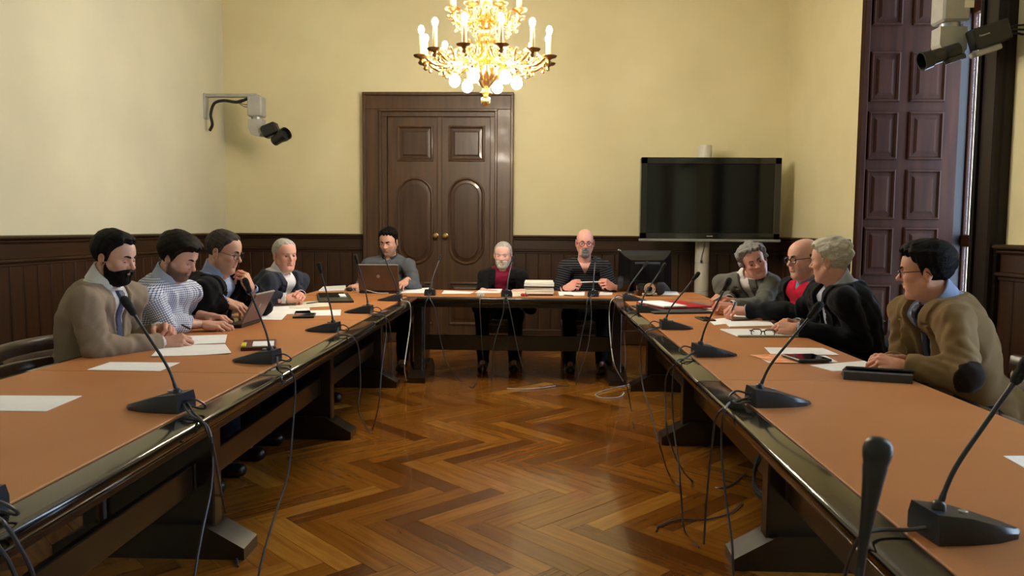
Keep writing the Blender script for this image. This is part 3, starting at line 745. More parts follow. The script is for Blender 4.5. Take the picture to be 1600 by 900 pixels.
def head_parts(c, sp, N, s, h):
    """returns mesh data for the skin of the head, hair, beard, brows"""
    f, skull = head_field(c, N, s, sp, h)
    out = {}
    x, y, z = f.xyz(); x, y, z = x / s, y / s, z / s
    V, Q = f.surf(smooth=1)
    sk = np.array(sp['skin']); v = V / s; T = np.tile(sk, (len(V), 1))
    def blob(c, r): return np.clip(1.3 - np.sqrt((((v - c) / r) ** 2).sum(1)) * 1.3, 0, 1)[:, None]
    red = sp.get('red', .35)
    lips = np.clip(blob((0, .092, -.0525), (.022, .02, .0065)) + blob((0, .092, -.0655), (.020, .02, .0075)), 0, 1) * sp.get('lips', .7)
    T = T * (1 - red * np.clip(sum(blob(c_, r_) for c_, r_ in (((.042, .07, -.025), (.03, .03, .028)), ((-.042, .07, -.025), (.03, .03, .028)), ((0, .105, -.022), (.017, .03, .02)), ((.08, -.01, 0), (.02, .04, .045)), ((-.08, -.01, 0), (.02, .04, .045)))), 0, 1) * np.array([.05, .38, .40]))
    T = T * (1 - lips * np.array([.15, .48, .42]))
    T = T * (1 - np.clip(sum(blob((q * .0315, .085, .000), (.022, .02, .013)) for q in (-1, 1)), 0, 1) * np.array([.18, .26, .24]))
    st = sp.get('stubble', 0)
    if st:
        zb = np.interp(v[:, 1], [-.01, .02, .05, .085, .12], [.0, -.03, -.045, -.043, -.043])
        mk = np.clip((zb + .006 - v[:, 2]) / .022, 0, 1) * np.clip((v[:, 1] + .012) / .015, 0, 1) * np.clip((v[:, 2] + .125) / .01, 0, 1); mk = mk[:, None] * (1 - np.clip(lips * 2, 0, 1)) * st
        T = T * (1 - mk) + mk * np.array(sp.get('stubcol', srgb(110, 92, 84)))
    out['skin'] = (V, Q, T)
    ns = lambda fr, amp, sd: waves(x * 1.5, y * .45, z * .5, sd, fr * 1.2, amp)
    if sp.get('hair'):
        H = sp['hair']; yy = [-.11, -.075, -.04, -.008, .012, .03, .05, .07, .10]
        line = np.array(H['line'])        # height of the hair's lower edge for those y
        zl = np.interp(y, yy, line) + .006 * np.sin(x * 190 + y * 120)
        zl = zl + H.get('part', 0) * np.clip(np.abs(x) - .02, 0, .06)
        th = np.interp(z, [-.1, .0, .06, .13], H['thick']).astype(np.float32)
        if 'front' in H: th = th + H['front'] * np.clip((y - .02) / .06, 0, 1) * np.clip((z - .05) / .04, 0, 1)
        if 'bald' in H:                   # bare crown: hair only below this height
            th = th - np.clip((z - (H['bald'] + H.get('baldy', 0) * y)) / .02, 0, 1) * .03
        th = th * np.clip(.25 + (z - zl) / H.get('tap', .035), .25, 1)
        tr_ = np.clip(th / .012, 0, 1)
        th = th + tr_ * (ns(H.get('f', 190), H.get('amp', .0022), 5) + (waves(x, y, z, 9, 70, H.get('curl', 0)) if H.get('curl') else 0))
        d = np.maximum(skull - th.astype(np.float32) * s, ((zl - z) * .75 * s).astype(np.float32))
        d = np.maximum(d, -(skull + .006 * s))
        e = Fld((0, 0, 0), (.01, .01, .01), .005); e.lo, e.h, e.ax, e.F = f.lo, f.h, f.ax, d.astype(np.float32)
        for q in (-1, 1): e.ell(np.array((q * .082 * sp.get('wide', 1), -.006, -.006)) * s, (.014 * s, .016 * s, .030 * s), .004, 's')
        out['hair'] = e.surf(smooth=1)
    if sp.get('beard'):
        B = sp['beard']; yy = [-.012, .0, .012, .03, .05, .07, .085, .12]
        zt = np.interp(y, yy, B.get('top', [-.01, .01, .0, -.035, -.048, -.044, -.036, -.034]))
        th = np.interp(y, [-.01, .02, .06, .1], B['thick']) + ns(230, .0010, 3)
        th = th * np.clip((zt - z) / .016 + .1, .0, 1) - .001
        d = np.maximum(f.F - th.astype(np.float32) * s, ((z - zt) * .8 * s).astype(np.float32)); d = np.maximum(d, ((.004 - y) * s).astype(np.float32))
        d = np.maximum(d, ((B.get('bot', -.128) - z + .35 * np.clip(.06 - y, 0, 1)) * s).astype(np.float32))
        if B.get('goatee'): d = np.maximum(d, ((np.abs(x) - B['goatee']) * s).astype(np.float32) + 0 * z.astype(np.float32) + 0 * y.astype(np.float32))
        d = np.maximum(d, -(f.F + .004 * s))
        e = Fld((0, 0, 0), (.01, .01, .01), .005); e.lo, e.h, e.ax, e.F = f.lo, f.h, f.ax, d.astype(np.float32)
        e.ell(np.array((0, .098, -.0605)) * s, (.0170 * s, .025 * s, .0075 * s), .003, 's')
        out['beard'] = e.surf(smooth=1)
    return out

def frame_from(a, b):
    """columns: x right-ish, y = a, z = b made square"""
    y = _n(a); z = _n(np.asarray(b, float) - y * y.dot(b)); return np.stack([np.cross(y, z), y, z], 1)

def person_data(P):
    """all surfaces of one person, in the person's own space (x right, y forward, z up, origin on the floor under the hips)"""
    S = {}; near = P.get('near', 1.0)
    a = math.radians(P['face']); fw = np.array([math.cos(a), math.sin(a), 0]); rt = np.array([math.sin(a), -math.cos(a), 0])
    org = np.array([P['hip'][0], P['hip'][1], 0.0])
    W = lambda p: np.array([(np.asarray(p) - org).dot(rt), (np.asarray(p) - org).dot(fw), p[2]])
    hc = W(atY(*P['head'])); s = P.get('hs', 1.0); R = rot(*P['look'])
    hn = P.get('nb', (0, -.055, -.165))
    N = hc + np.array(hn) * (.35 + .65 * s) + np.array([0, 0, .012]); Nl = R.T @ (N - hc)
    b = P.get('build', 1.0); bel = P.get('belly', 1.0)
    H = np.array([0, 0, .56]); tw = math.radians(P.get('twist', 0)); rs = np.array([math.cos(tw), math.sin(tw), 0]); fs = np.array([-math.sin(tw), math.cos(tw), 0])
    sw = P.get('sw', .185) - .014; dz = P.get('shz', (.060, .060))
    Sh = [N - rs * sw * q + np.array([0, 0, -dz[0 if q > 0 else 1]]) + fs * P.get('shf', .045) for q in (1, -1)]     # left, right shoulder
    edge = P.get('edge', .1)
    l1, l2 = P.get('arm', (.295, .255)); wr = []; el = []
    for q in (0, 1):
        w = P['wrist'][q]; w = W(w(0) if callable(w) else w); pole = np.array(P.get('pole', [(-.35, -.45, -1), (.35, -.45, -1)])[q], float)
        D = np.linalg.norm(w - Sh[q]); f = max(1.0, D / (l1 + l2) * 1.003); A, B = l1 * f, l2 * f
        u = (w - Sh[q]) / D; t = (A * A - B * B + D * D) / (2 * D); hgt = math.sqrt(max(0, A * A - t * t)); pv = pole - u * u.dot(pole)
        e = Sh[q] + u * t + _n(pv) * hgt
        if e[2] < .785 and e[1] > edge - .05: e[2] = .785 if e[1] > edge else e[2] + (.785 - e[2]) * (e[1] - edge + .05) / .05
        if P.get('elbow') and P['elbow'][q] is not None: e = W(P['elbow'][q])
        wr.append(w); el.append(e)
    S['dbg'] = (P['name'], np.round(N, 2), np.round(hc, 2), [np.round(e, 2) for e in el], [np.round(w, 2) for w in wr], np.round(Sh, 2), [round(float(np.linalg.norm(Sh[q] - el[q])), 2) for q in (0, 1)], [round(float(np.linalg.norm(wr[q] - el[q])), 2) for q in (0, 1)])
    # ---------- head
    hd = head_parts(hc, P, Nl, s, P.get('hh', .0027))
    tr = lambda V: V @ R.T + hc
    Vs = [tr(hd['skin'][0])]; Qs = [hd['skin'][1]]; Ts = [hd['skin'][2]]
    for k in ('hair', 'beard'):
        if k in hd: S[k] = (tr(hd[k][0]), hd[k][1])
    S['R'] = R; S['hc'] = hc; S['s'] = s
    # ---------- hands
    handT = np.array(P['skin']) * np.array(P.get('handtint', (.97, .90, .88)))
    bare = P.get('bare', .05); S['hands'] = []
    for q in (0, 1):
        hnd = P['hand'][q]
        if hnd is None: continue
        d = np.array(hnd[1], float); n = np.array(hnd[2], float); F3 = frame_from(d, n)
        V, Q = hand_field(q, hnd[0], .05, P.get('hah', .0030), P.get('splay', 0), hnd[3] if len(hnd) > 3 else (.55, .2, .35))
        V = V * P.get('hands', 1.0)
        # frame x axis = y cross z = right of the hand; the thumb of a right hand (palm down) points left
        u = -F3[:, 0] if q == 1 else F3[:, 0]
        Wd = V[:, :1] * u + V[:, 1:2] * F3[:, 1] + V[:, 2:3] * F3[:, 2]
        if q == 1: Q = Q[:, ::-1]
        Vs.append(Wd + wr[q]); Qs.append(Q)
        rel = V[:, 1] / P.get('hands', 1.0); kn = np.clip((rel - .05) / .1, 0, 1)[:, None]
        Ts.append(np.tile(handT, (len(V), 1)) * (1 - kn * np.array([.0, .10, .10])))
        S['hands'].append((wr[q], F3, q))
    # ---------- trunk field (shirt surface), used for every garment
    lean = N - H; up = _n(lean); hgt = P.get('th', .0068) * .78
    C = H + .66 * lean; Bq = H + .34 * lean + np.array([0, .02, 0])
    Rt = frame_from(np.cross(up, rs), up); Rt = np.stack([rs - up * up.dot(rs), np.cross(up, rs), up], 1); Rt /= np.linalg.norm(Rt, axis=0)
    allp = np.array(Sh + el + wr + [H, N]); lo = allp.min(0) - .15; hi = allp.max(0) + .15
    lo[2] = .42; lo[1] = min(lo[1], -.22); hi[2] = N[2] + .12; lo[0] = min(lo[0], -.28); hi[0] = max(hi[0], .28)
    def trunk(h, grow, arms=True, lo=lo, hi=hi, sl=None):
        f = Fld(lo, hi, h); g = grow; m = .045
        f.ell(H + (0, -.02, .0), (.178 * b + g, .135 * b + g, .135 + g), m=m)
        f.ell(Bq, (.160 * b * (1 + .3 * (bel - 1)) + g, .118 * bel + g, .19 + g), .05, R=Rt, m=m); f.ell(C + Rt @ np.array([0, -.004, .0]), (.172 * b + g, .112 * b + g, .185 + g), .05, R=Rt, m=m)
        f.cone(Sh[0], Sh[1], .054 + g, .054 + g, .035, m=m); f.cone(N + Rt @ np.array([0, -.035, -.06]), N + Rt @ np.array([0, -.04, -.16]), .07 + g, .08 + g, .05, m=m)
        for q in (0, 1): f.cone(N + (0, -.014, -.006), Sh[q] + np.array([0, 0, -.002]), .050 + g, .053 + g, .022, m=m)
        if arms:
            for q in (0, 1):
                v = el[q] - Sh[q]; fa = wr[q] - el[q]; L = np.linalg.norm(fa); fd = fa / L; e_ = (sl if sl is not None else L - .012)
                f.cone(Sh[q], el[q], (.055 + g) * P.get('armr', 1), (.047 + g) * P.get('armr', 1), .014, m=m)
                f.cone(el[q], el[q] + fd * max(e_ + .03, .1), (.046 + g) * P.get('armr', 1), (.049 - (.014 if sl is None else .005)) * P.get('armr', 1) + g, .014, cut=(el[q] + fd * e_, fd), m=m)
        return f
    # spine-relative coordinates used to open jackets
    def rel(f, r=None):
        x, y, z = f.xyz(r); t = np.clip((z - H[2]) / (N[2] - H[2]), 0, 1.3)
        cxx = H[0] + t * (N[0] - H[0]); cyy = H[1] + t * (N[1] - H[1])
        X = (x - cxx) * rs[0] + (y - cyy) * rs[1]; Y = (x - cxx) * fs[0] + (y - cyy) * fs[1]
        return X, Y, z
    nd = _n(hc + R @ np.array([0, -.03, -.07]) - N)
    top = P['top']; G = {}; amp = P.get('fold', .004)
    if top == 'jacket':
        g = P.get('jthick', .011)
        f = trunk(hgt, g, sl=None); X, Y, z = rel(f); x0, y0, z0 = f.xyz()
        f.F += waves(x0, y0, z0, P.get('seed', 1), 38, amp)
        # folds inside the elbows and at the arm pits
        for q in (0, 1):
            fa = _n(wr[q] - el[q]); ua = _n(Sh[q] - el[q]); c_ = el[q] + (fa + ua) * .03
            dd = np.sqrt((x0 - c_[0]) ** 2 + (y0 - c_[1]) ** 2 + (z0 - c_[2]) ** 2); ax = _n(fa - ua); t = (x0 - el[q][0]) * ax[0] + (y0 - el[q][1]) * ax[1] + (z0 - el[q][2]) * ax[2]
            f.F += (np.sin(t * 150 + 3 * np.sin(20 * (x0 + z0))) * .0045 * np.exp(-(dd / .085) ** 2)).astype(np.float32)
            c_ = Sh[q] + np.array([0, .03, -.10]); dd = np.sqrt((x0 - c_[0]) ** 2 + (y0 - c_[1]) ** 2 + (z0 - c_[2]) ** 2); t = z0 + .8 * np.abs(X)
            f.F += (np.sin(t * 110) * .0035 * np.exp(-(dd / .09) ** 2)).astype(np.float32)
        zb = N[2] - P.get('vdepth', .34); wt = P.get('vwide', .07); wm = P.get('vmin', .0)
        zt = N[2] - .02
        w = np.where(z > zb, wm + (wt - wm) * np.clip((z - zb) / (zt - zb), 0, 1.25) ** P.get('vpow', .8), wm if wm > 0 else -.05 )
        Vx = np.abs(X) - w; front = np.maximum(-Y, Y - P.get('vfar', .19)) + 0 * X
        base = f.F.copy()
        lw = P.get('lapel', .055)
        lap = np.maximum(np.maximum(base - P.get('laph', .0115), Vx - lw * np.clip((z - zb) / .12, .15, 1)), front - .02)
        notch = np.maximum(np.abs(z - (N[2] - .085)) - .006, (np.abs(X) * 0 + (w + lw * .45) - np.abs(X)))
        lap = np.maximum(lap, np.where(z > zb - .0, -1, 1) * .02)
        lap = np.maximum(lap, -notch)
        J = np.minimum(base, lap) if lw > 0 else base
        # collar of the jacket behind the neck
        ff = f; F0 = f.F; f.F = J.astype(np.float32)
        f.cone(N - nd * .03, N + nd * .045, .086, .080, .006, m=.04)
        f.F = np.maximum(f.F, -np.maximum(Vx, front)).astype(np.float32)
        f.cone(N - nd * .02 + Rt @ np.array([0, .012, 0]), N + nd * .2, .071, .078, 0, 's', m=.05)
        f.F = np.maximum(f.F, z - (N[2] + .022 - .12 * Y)).astype(np.float32)
        G['jacket'] = f.surf(smooth=2)
        if P.get('patch'):
            e = el[P['patch'] - 1]; bk = _n(e - .5 * (Sh[P['patch'] - 1] + wr[P['patch'] - 1])); cc = e + bk * .03 + _n(Sh[P['patch'] - 1] - e) * .01
            d = np.sqrt((x0 - cc[0]) ** 2 + (y0 - cc[1]) ** 2 + (z0 - cc[2]) ** 2) - .066
            pf = np.maximum(np.maximum(f.F - .0035, d), -(f.F + .006)); G['patch'] = nets(pf.astype(np.float32), f.lo, f.h, 1)
        # shirt: only where the opening shows it
        hs = max(.0045, hgt * .75); lo2 = np.array([N[0] - .17, H[1] - .02, .6]); hi2 = np.array([N[0] + .17, N[1] + .28, N[2] + .06])
        f2 = trunk(hs, -.001, arms=False, lo=lo2, hi=hi2); X2, Y2, z2 = rel(f2); x2, y2, zz2 = f2.xyz()
        f2.F += waves(x2, y2, zz2, 77, 55, .002)
        sh = np.maximum(f2.F, np.abs(X2) - .135); f2.F = sh.astype(np.float32); f2.cone(N - nd * .03, N + nd * .2, .058, .05, 0, 's', m=.05)
        if P.get('inner'):          # a pullover under the jacket, with its own neckline
            wv = np.where(z2 > N[2] - P['innerv'], .058 * np.clip((z2 - N[2] + P['innerv']) / P['innerv'], 0, 1.3), -.05)
            pul = np.maximum(f2.F - .006, -np.maximum(np.abs(X2) - wv, -Y2)); pul = np.maximum(pul, z2 - (N[2] - .004) + 0 * X2); G['pullover'] = nets(pul.astype(np.float32), f2.lo, f2.h, 1)
        G['shirt'] = f2.surf(smooth=1)
        if P.get('tie'):
            tw_ = np.where(z2 > N[2] - .07, .016 + .10 * np.clip(z2 - (N[2] - .07), 0, .05), .014 + .05 * np.clip(N[2] - .07 - z2, 0, .36))
            tf = np.maximum(np.maximum(f2.F - np.where(z2 > N[2] - .075, .014, .009), np.abs(X2) - tw_), -(f2.F + .01)); tf = np.maximum(tf, np.maximum(-Y2 + .01, z2 - (N[2] - .018))); G['tie'] = nets(tf.astype(np.float32), f2.lo, f2.h, 1)
    else:
        sl = P.get('sleeve')
        f = trunk(hgt, P.get('jthick', .004), sl=sl); X, Y, z = rel(f); x0, y0, z0 = f.xyz(); f.F += waves(x0, y0, z0, P.get('seed', 1), 40, amp)
        for q in (0, 1):
            fa = _n(wr[q] - el[q]); ua = _n(Sh[q] - el[q]); c_ = el[q] + (fa + ua) * .03
            dd = np.sqrt((x0 - c_[0]) ** 2 + (y0 - c_[1]) ** 2 + (z0 - c_[2]) ** 2); ax = _n(fa - ua); t = (x0 - el[q][0]) * ax[0] + (y0 - el[q][1]) * ax[1] + (z0 - el[q][2]) * ax[2]
            f.F += (np.sin(t * 140 + 3 * np.sin(20 * (x0 + z0))) * .0045 * np.exp(-(dd / .085) ** 2)).astype(np.float32)
        vd = P.get('vneck', 0)
        f.cone(N - nd * .02 + Rt @ np.array([0, .012, 0]), N + nd * .2, .062, .07, 0, 's', m=.05)
        if vd:
            w = np.where(z > N[2] - vd, .062 * np.clip((z - N[2] + vd) / vd, 0, 1.3), -.05)
            f.F = np.maximum(f.F, -np.maximum(np.abs(X) - w, np.maximum(-Y, Y - .19))).astype(np.float32)
        G['shirt'] = f.surf(smooth=2)
        if P.get('weave'):         # cloth coordinates: round and along the trunk, round and along each arm
            V = G['shirt'][0]; t = np.clip((V[:, 2] - H[2]) / (N[2] - H[2]), 0, 1.2); q = V - (H + t[:, None] * (N - H)); uu = np.arctan2(q @ rs, q @ fs) * .15; vv = V[:, 2].copy(); best = np.linalg.norm(q / np.array([1.35, 1, 1]), axis=1) - .125
            for k in (0, 1):
                for a_, b_, off in ((Sh[k], el[k], 0.0), (el[k], wr[k], float(np.linalg.norm(el[k] - Sh[k])))):
                    ab = b_ - a_; Lb = np.linalg.norm(ab); ax = ab / Lb; tt = np.clip((V - a_) @ ax, 0, Lb); w_ = V - a_ - tt[:, None] * ax; r_ = np.linalg.norm(w_, axis=1) - .05
                    e1 = _n(np.cross(ax, [.13, .2, 1])); e2 = np.cross(ax, e1); m = r_ < best
                    if off == 0: m &= ((V - a_) @ ax > .01)
                    uu[m] = (np.arctan2(w_ @ e1, w_ @ e2) * .055)[m]; vv[m] = (((V - a_) @ ax) + off)[m]; best = np.minimum(best, r_)
            S['weave'] = np.stack([uu, 0 * uu, vv], 1)
    # shirt collar and cuffs
    if P.get('collar'):
        hc_ = .0032; cf = Fld(N - .135, N + .135, hc_); x, y, z = cf.xyz(); qx, qy, qz = x - N[0], y - N[1], z - N[2]
        t = qx * nd[0] + qy * nd[1] + qz * nd[2]; ex, ey, ez = qx - t * nd[0], qy - t * nd[1], qz - t * nd[2]
        rho = np.sqrt(ex * ex + ey * ey + ez * ez) + 1e-6; fo = (ex * fs[0] + ey * fs[1]) / rho; sd = (ex * rs[0] + ey * rs[1])
        ctop, cdrop, open_ = P.get('col', (.070, .050, .010))
        shell = np.abs(rho - (.0665 + .012 * np.clip(fo, 0, 1) - .16 * (t - .02))) - .0042
        tt = ctop - .030 * np.clip(fo, -1, 1); tb = .014 - cdrop * np.clip(fo, 0, 1) ** 2
        d = np.maximum(shell, np.maximum(t - tt, tb - t)); gap = np.where(fo > 0, open_ + np.clip(tt - t, 0, 1) * P.get('spread', .75), -1.0)
        d = np.maximum(d, np.where(fo > 0, gap - np.abs(sd), -1)); cf.F = d.astype(np.float32); G['collar'] = cf.surf(smooth=1)
    if P.get('cuff'):
        for q in (0, 1):
            if P['hand'][q] is None: continue
            fd = _n(wr[q] - el[q]); cf = Fld(wr[q] - .07, wr[q] + .07, .0042); cf.cone(wr[q] - fd * .06, wr[q] + fd * .05, .0385, .0375, cut=(wr[q] + fd * .006, fd)); cf.cone(wr[q] - fd * .08, wr[q] + fd * .08, .033, .033, 0, 's')
            G['cuffs%d' % q] = cf.surf(smooth=1)
    # ---------- body under the clothes: one coarse core joining head, trunk, arms and legs
    hips = [np.array([-.09, .02, .53]), np.array([.09, .02, .53])]; kn = P.get('knee', [(-.15, .43, .50), (.15, .43, .50)]); an = P.get('ankle', [(-.14, .40, .09), (.14, .40, .09)])
    fc = trunk(.016, -.016); V, Q = fc.surf(); core_v, core_q = [V], [Q]; off = len(V)
    lf = Fld((-.4, -.2, .05), (.4, .75, .75), .014)
    for q in (0, 1): lf.cone(hips[q], kn[q], .07, .05, .02); lf.cone(kn[q], an[q], .048, .034, .02); lf.cone(an[q], np.array(an[q]) + (0, .12, -.045), .033, .028, .02)
    V, Q = lf.surf(); core_v.append(V); core_q.append(Q)
    for V, Q in zip(core_v, core_q): Vs.append(V); Qs.append(Q); Ts.append(np.tile(np.array(P['skin']), (len(V), 1)))
    tot = 0; QQ = []
    for V, Q in zip(Vs, Qs): QQ.append(Q + tot); tot += len(V)
    S['body'] = (np.concatenate(Vs), np.concatenate(QQ), np.concatenate(Ts))
    tf = Fld((-.42, -.24, .04), (.42, .75, .75), .012)
    tf.ell((0, -.01, .54), (.185 * b, .15 * b, .13))
    for q in (0, 1): tf.cone(hips[q], kn[q], .098, .070, .04); tf.cone(kn[q], an[q], .068, .056, .02, cut=(np.array(an[q]) + (0, 0, -.03), (0, 0, -1)))
    x, y, z = tf.xyz(); tf.F += waves(x, y, z, 4, 30, .004); G['trousers'] = tf.surf()
    S['shoes'] = []
    for q in (0, 1):
        A = np.array(an[q]); sf = Fld(A + (-.08, -.12, -.10), A + (.08, .27, .07), .0085)
        sf.cone(A + (0, -.04, -.045), A + (0, .15, -.055), .044, .042, 0, sq=((0, 0, 1), 1.15)); sf.cone(A + (0, -.02, .0), A + (0, .04, -.03), .045, .04, .03); x, y, z = sf.xyz(); sf.F = np.maximum(sf.F, (.004 - z) + 0 * x + 0 * y).astype(np.float32); S['shoes'].append(sf.surf())
    S['G'] = G; S['el'] = el; S['wr'] = wr
    return S

def person_build(P, S):
    r = thing('person', P['label'], 'person', (P['hip'][0], P['hip'][1], 0), math.radians(P['face'] - 90))
    def part(name, VQ, mat, tint=None, lab=None):
        if len(VQ[0]) == 0: return None
        o = bpy.data.objects.new(name, np_mesh(name, VQ[0], VQ[1], mat, tint)); link(o, r)
        if lab: o['label'] = lab
        return o
    def weave(o):
        if o is not None and 'weave' in S: o.data.attributes.new('weave', 'FLOAT_VECTOR', 'POINT').data.foreach_set('vector', S['weave'].astype(np.float32).ravel())
    part('body', S['body'][:2], SKIN, S['body'][2])
    m = P['mats']
    for k, v in S['G'].items():
        if k == 'pullover' or (k == 'shirt' and 'weave' not in S): v = biggest(v)
        k = k.rstrip('01'); nm_ = {'patch': 'elbow_patch', 'collar': 'collar', 'cuffs': 'shirt_cuff'}.get(k, k)
        if k == 'shirt' and P['top'] != 'jacket': nm_ = P['top']
        if k == 'jacket' and P.get('cardigan'): nm_ = 'cardigan'
        o = part(nm_, v, m[k] if k in m else m[P['top']])
        if k == 'shirt': weave(o)
    for v in S['shoes']: part('shoe', v, M['shoe'])
    if 'hair' in S: part('hair', S['hair'], P['hairmat'])
    if 'beard' in S: part('beard', S['beard'], P.get('beardmat', P.get('hairmat')))
    R, hc, s = S['R'], S['hc'], S['s']; T = lambda p: R @ (np.asarray(p, float) * s) + hc
    w = P.get('wide', 1.0)
    # eyes, half covered by their lids
    ga = P.get('gaze', (0, -.25)); Rm = Matrix([list(map(float, q)) for q in R])
    for q in (-1, 1):
        c = T((q * .0315, .0735, .002)); mb = MB(); gz = Matrix.Rotation(ga[0], 3, 'Z') @ Matrix.Rotation(ga[1], 3, 'X'); Me = Rm @ gz
        mb.lathe([(0.0001, -.0118 * s), (.007 * s, -.0095 * s), (.0112 * s, -.003 * s), (.0118 * s, .002 * s), (.0098 * s, .0068 * s), (.0072 * s, .0095 * s), (.0066 * s, .0099 * s), (.0001, .0121 * s)], c, 16, M=Me @ Matrix.Rotation(-PI / 2, 3, 'X'))
        o = mb.obj('eye', M['eye'], r, smooth=True, angle=60); o.data.materials.append(M['iris'])
        for f in o.data.polygons:
            cc = Me.inverted() @ (f.center - Vector(c))
            if cc.y > .0098 * s: f.material_index = 1
        lid = MB(); cl = P.get('lid', .35)             # upper lid: a shell over the top of the eyeball
        for a0, a1, nm2 in ((90, 26 - 45 * cl, 'upper'), (-90, -30, 'lower')):
            V = []; seg = 8; rr = .0131 * s
            for i in range(seg + 1):
                el_ = math.radians(a0 + (a1 - a0) * i / seg)
                for j in range(11):
                    az = math.radians(-78 + 156 * j / 10); p = np.array([rr * math.cos(el_) * math.sin(az), rr * math.cos(el_) * math.cos(az), rr * math.sin(el_)]); V.append(c + R @ p)
            lid.add(V, [(i * 11 + j, i * 11 + j + 1, (i + 1) * 11 + j + 1, (i + 1) * 11 + j) for i in range(seg) for j in range(10)])
        o = lid.obj('eyelid', P['lidmat'], r, smooth=True, angle=80)
        br = P.get('brow', 1.0)
        if br:
            pts = [T((q * .011, .0955, .0205)), T((q * .022, .0935, .0245)), T((q * .034, .087, .0265)), T((q * .047 * w, .0745, .0215))]
            MB().tube(crom(pts, 4), [.0034 * s * br * k for k in np.interp(np.linspace(0, 1, 13), [0, .3, 1], [.9, 1.25, .5])], 6, flat=1.0).obj('eyebrow', P.get('browmat', P.get('hairmat')), r, smooth=True)
    if 'watch' in P:
        for w_, F3, q in S['hands']:
            if q == P['watch']:
                c_ = w_ - F3[:, 1] * .006; MB().tube([c_ + .0335 * (math.cos(t) * F3[:, 0] + .86 * math.sin(t) * F3[:, 2]) for t in np.linspace(0, 2 * PI, 25)], .0055, 8).obj('wristband', M['blackplastic'], r, smooth=True)
    if P.get('glasses'):
        gm, rx, rz, th = P['glasses']; g = MB()
        for q in (-1, 1):
            pts = []
            for k in range(21):
                t = 2 * PI * k / 20; cx_, cz_ = math.cos(t), math.sin(t); ex = 1.0 if P.get('round') else .62
                px_ = rx * np.sign(cx_) * abs(cx_) ** ex; pz = rz * np.sign(cz_) * abs(cz_) ** ex
                pts.append(T((q * (.033) + px_, .0985 - .10 * max(0, abs(q * .033 + px_) - .03) - .05 * (pz < 0) * abs(pz), -.001 + pz)))
            g.tube(pts, th * s, 6)
            g.tube(crom([T((q * (.033 + rx), .0925, .006)), T((q * .073 * w, .070, .007)), T((q * .081 * w, .01, .008)), T((q * .082 * w, -.012, .002)), T((q * .081 * w, -.026, -.014))], 4), th * s * .9, 6)
        g.tube(crom([T((-.033 + rx, .0985, .002)), T((0, .106, .006)), T((.033 - rx, .0985, .002))], 4), th * s, 6)
        g.obj('glasses', gm, r, smooth=True)
    return r

# ------------------------------------------------------------------ the eleven people
def sk(r, g, b): return srgb(min(255, r + 6), g + 14, b + 18)
HM = dict(black=hair_mat('black_hair', srgb(13, 11, 11), srgb(8, 7, 7)), brown=hair_mat('dark_brown_hair', srgb(28, 21, 17), srgb(17, 12, 10)), salt=hair_mat('greying_dark_hair', srgb(74, 66, 60), srgb(46, 40, 37)),
          grey=hair_mat('grey_hair', srgb(150, 148, 148), srgb(104, 102, 104)), white=hair_mat('white_hair', srgb(206, 202, 190), srgb(164, 160, 150)), silver=hair_mat('silver_hair', srgb(190, 186, 180), srgb(150, 146, 142)))
C = lambda n, r, g, b, **k: cloth(n, srgb(r, g, b), **k)
CL = dict(lightcheck=C('pale_blue_check_collar', 176, 186, 208), beige=C('beige_knit', 146, 128, 110, scale=360, bump=.16), white=C('white_shirt_cotton', 226, 224, 224), lightblue=C('light_blue_shirt_cotton', 150, 164, 200), paleblue=C('pale_blue_shirt_cotton', 186, 192, 216),
          black=C('black_wool', 13, 13, 15), navyblack=C('blue_black_wool', 15, 17, 24), charcoal=C('charcoal_suit_wool', 46, 50, 62), grey=C('grey_sweater_knit', 86, 90, 98, scale=320, bump=.16), maroon=C('maroon_shirt_cotton', 122, 22, 52),
          tweed=C('grey_tweed', 100, 100, 94, scale=600, bump=.16), navy=C('navy_knit', 22, 24, 32, scale=360, bump=.16), red=C('red_pullover_knit', 196, 14, 52, scale=360, bump=.16), tan=C('tan_corduroy', 132, 108, 74, scale=520, bump=.16),
          patch=C('dark_brown_suede', 40, 30, 26), tieblue=C('blue_grey_tie_silk', 78, 82, 108, rough=.5), tienavy=C('navy_tie_silk', 26, 32, 56, rough=.5), darkgrey=C('dark_grey_knit', 52, 52, 56, scale=360, bump=.16), greyblue=C('grey_blue_collar', 128, 134, 156),
          check=pattern_cloth('blue_checked_shirt_cotton', srgb(226, 230, 240), srgb(58, 76, 126), .0112, .44, True), stripe=pattern_cloth('striped_dark_knit', srgb(20, 21, 24), srgb(92, 94, 102), .021, .18, False))
def lidm(n, r, g, b): return pm('eyelid_' + n, srgb(r, g, b), None, 60, .5, .05)
LID = dict(a=lidm('warm', 176, 122, 100), b=lidm('fair', 204, 158, 140))
def px(x, y, Y): return atY(x, y, Y)
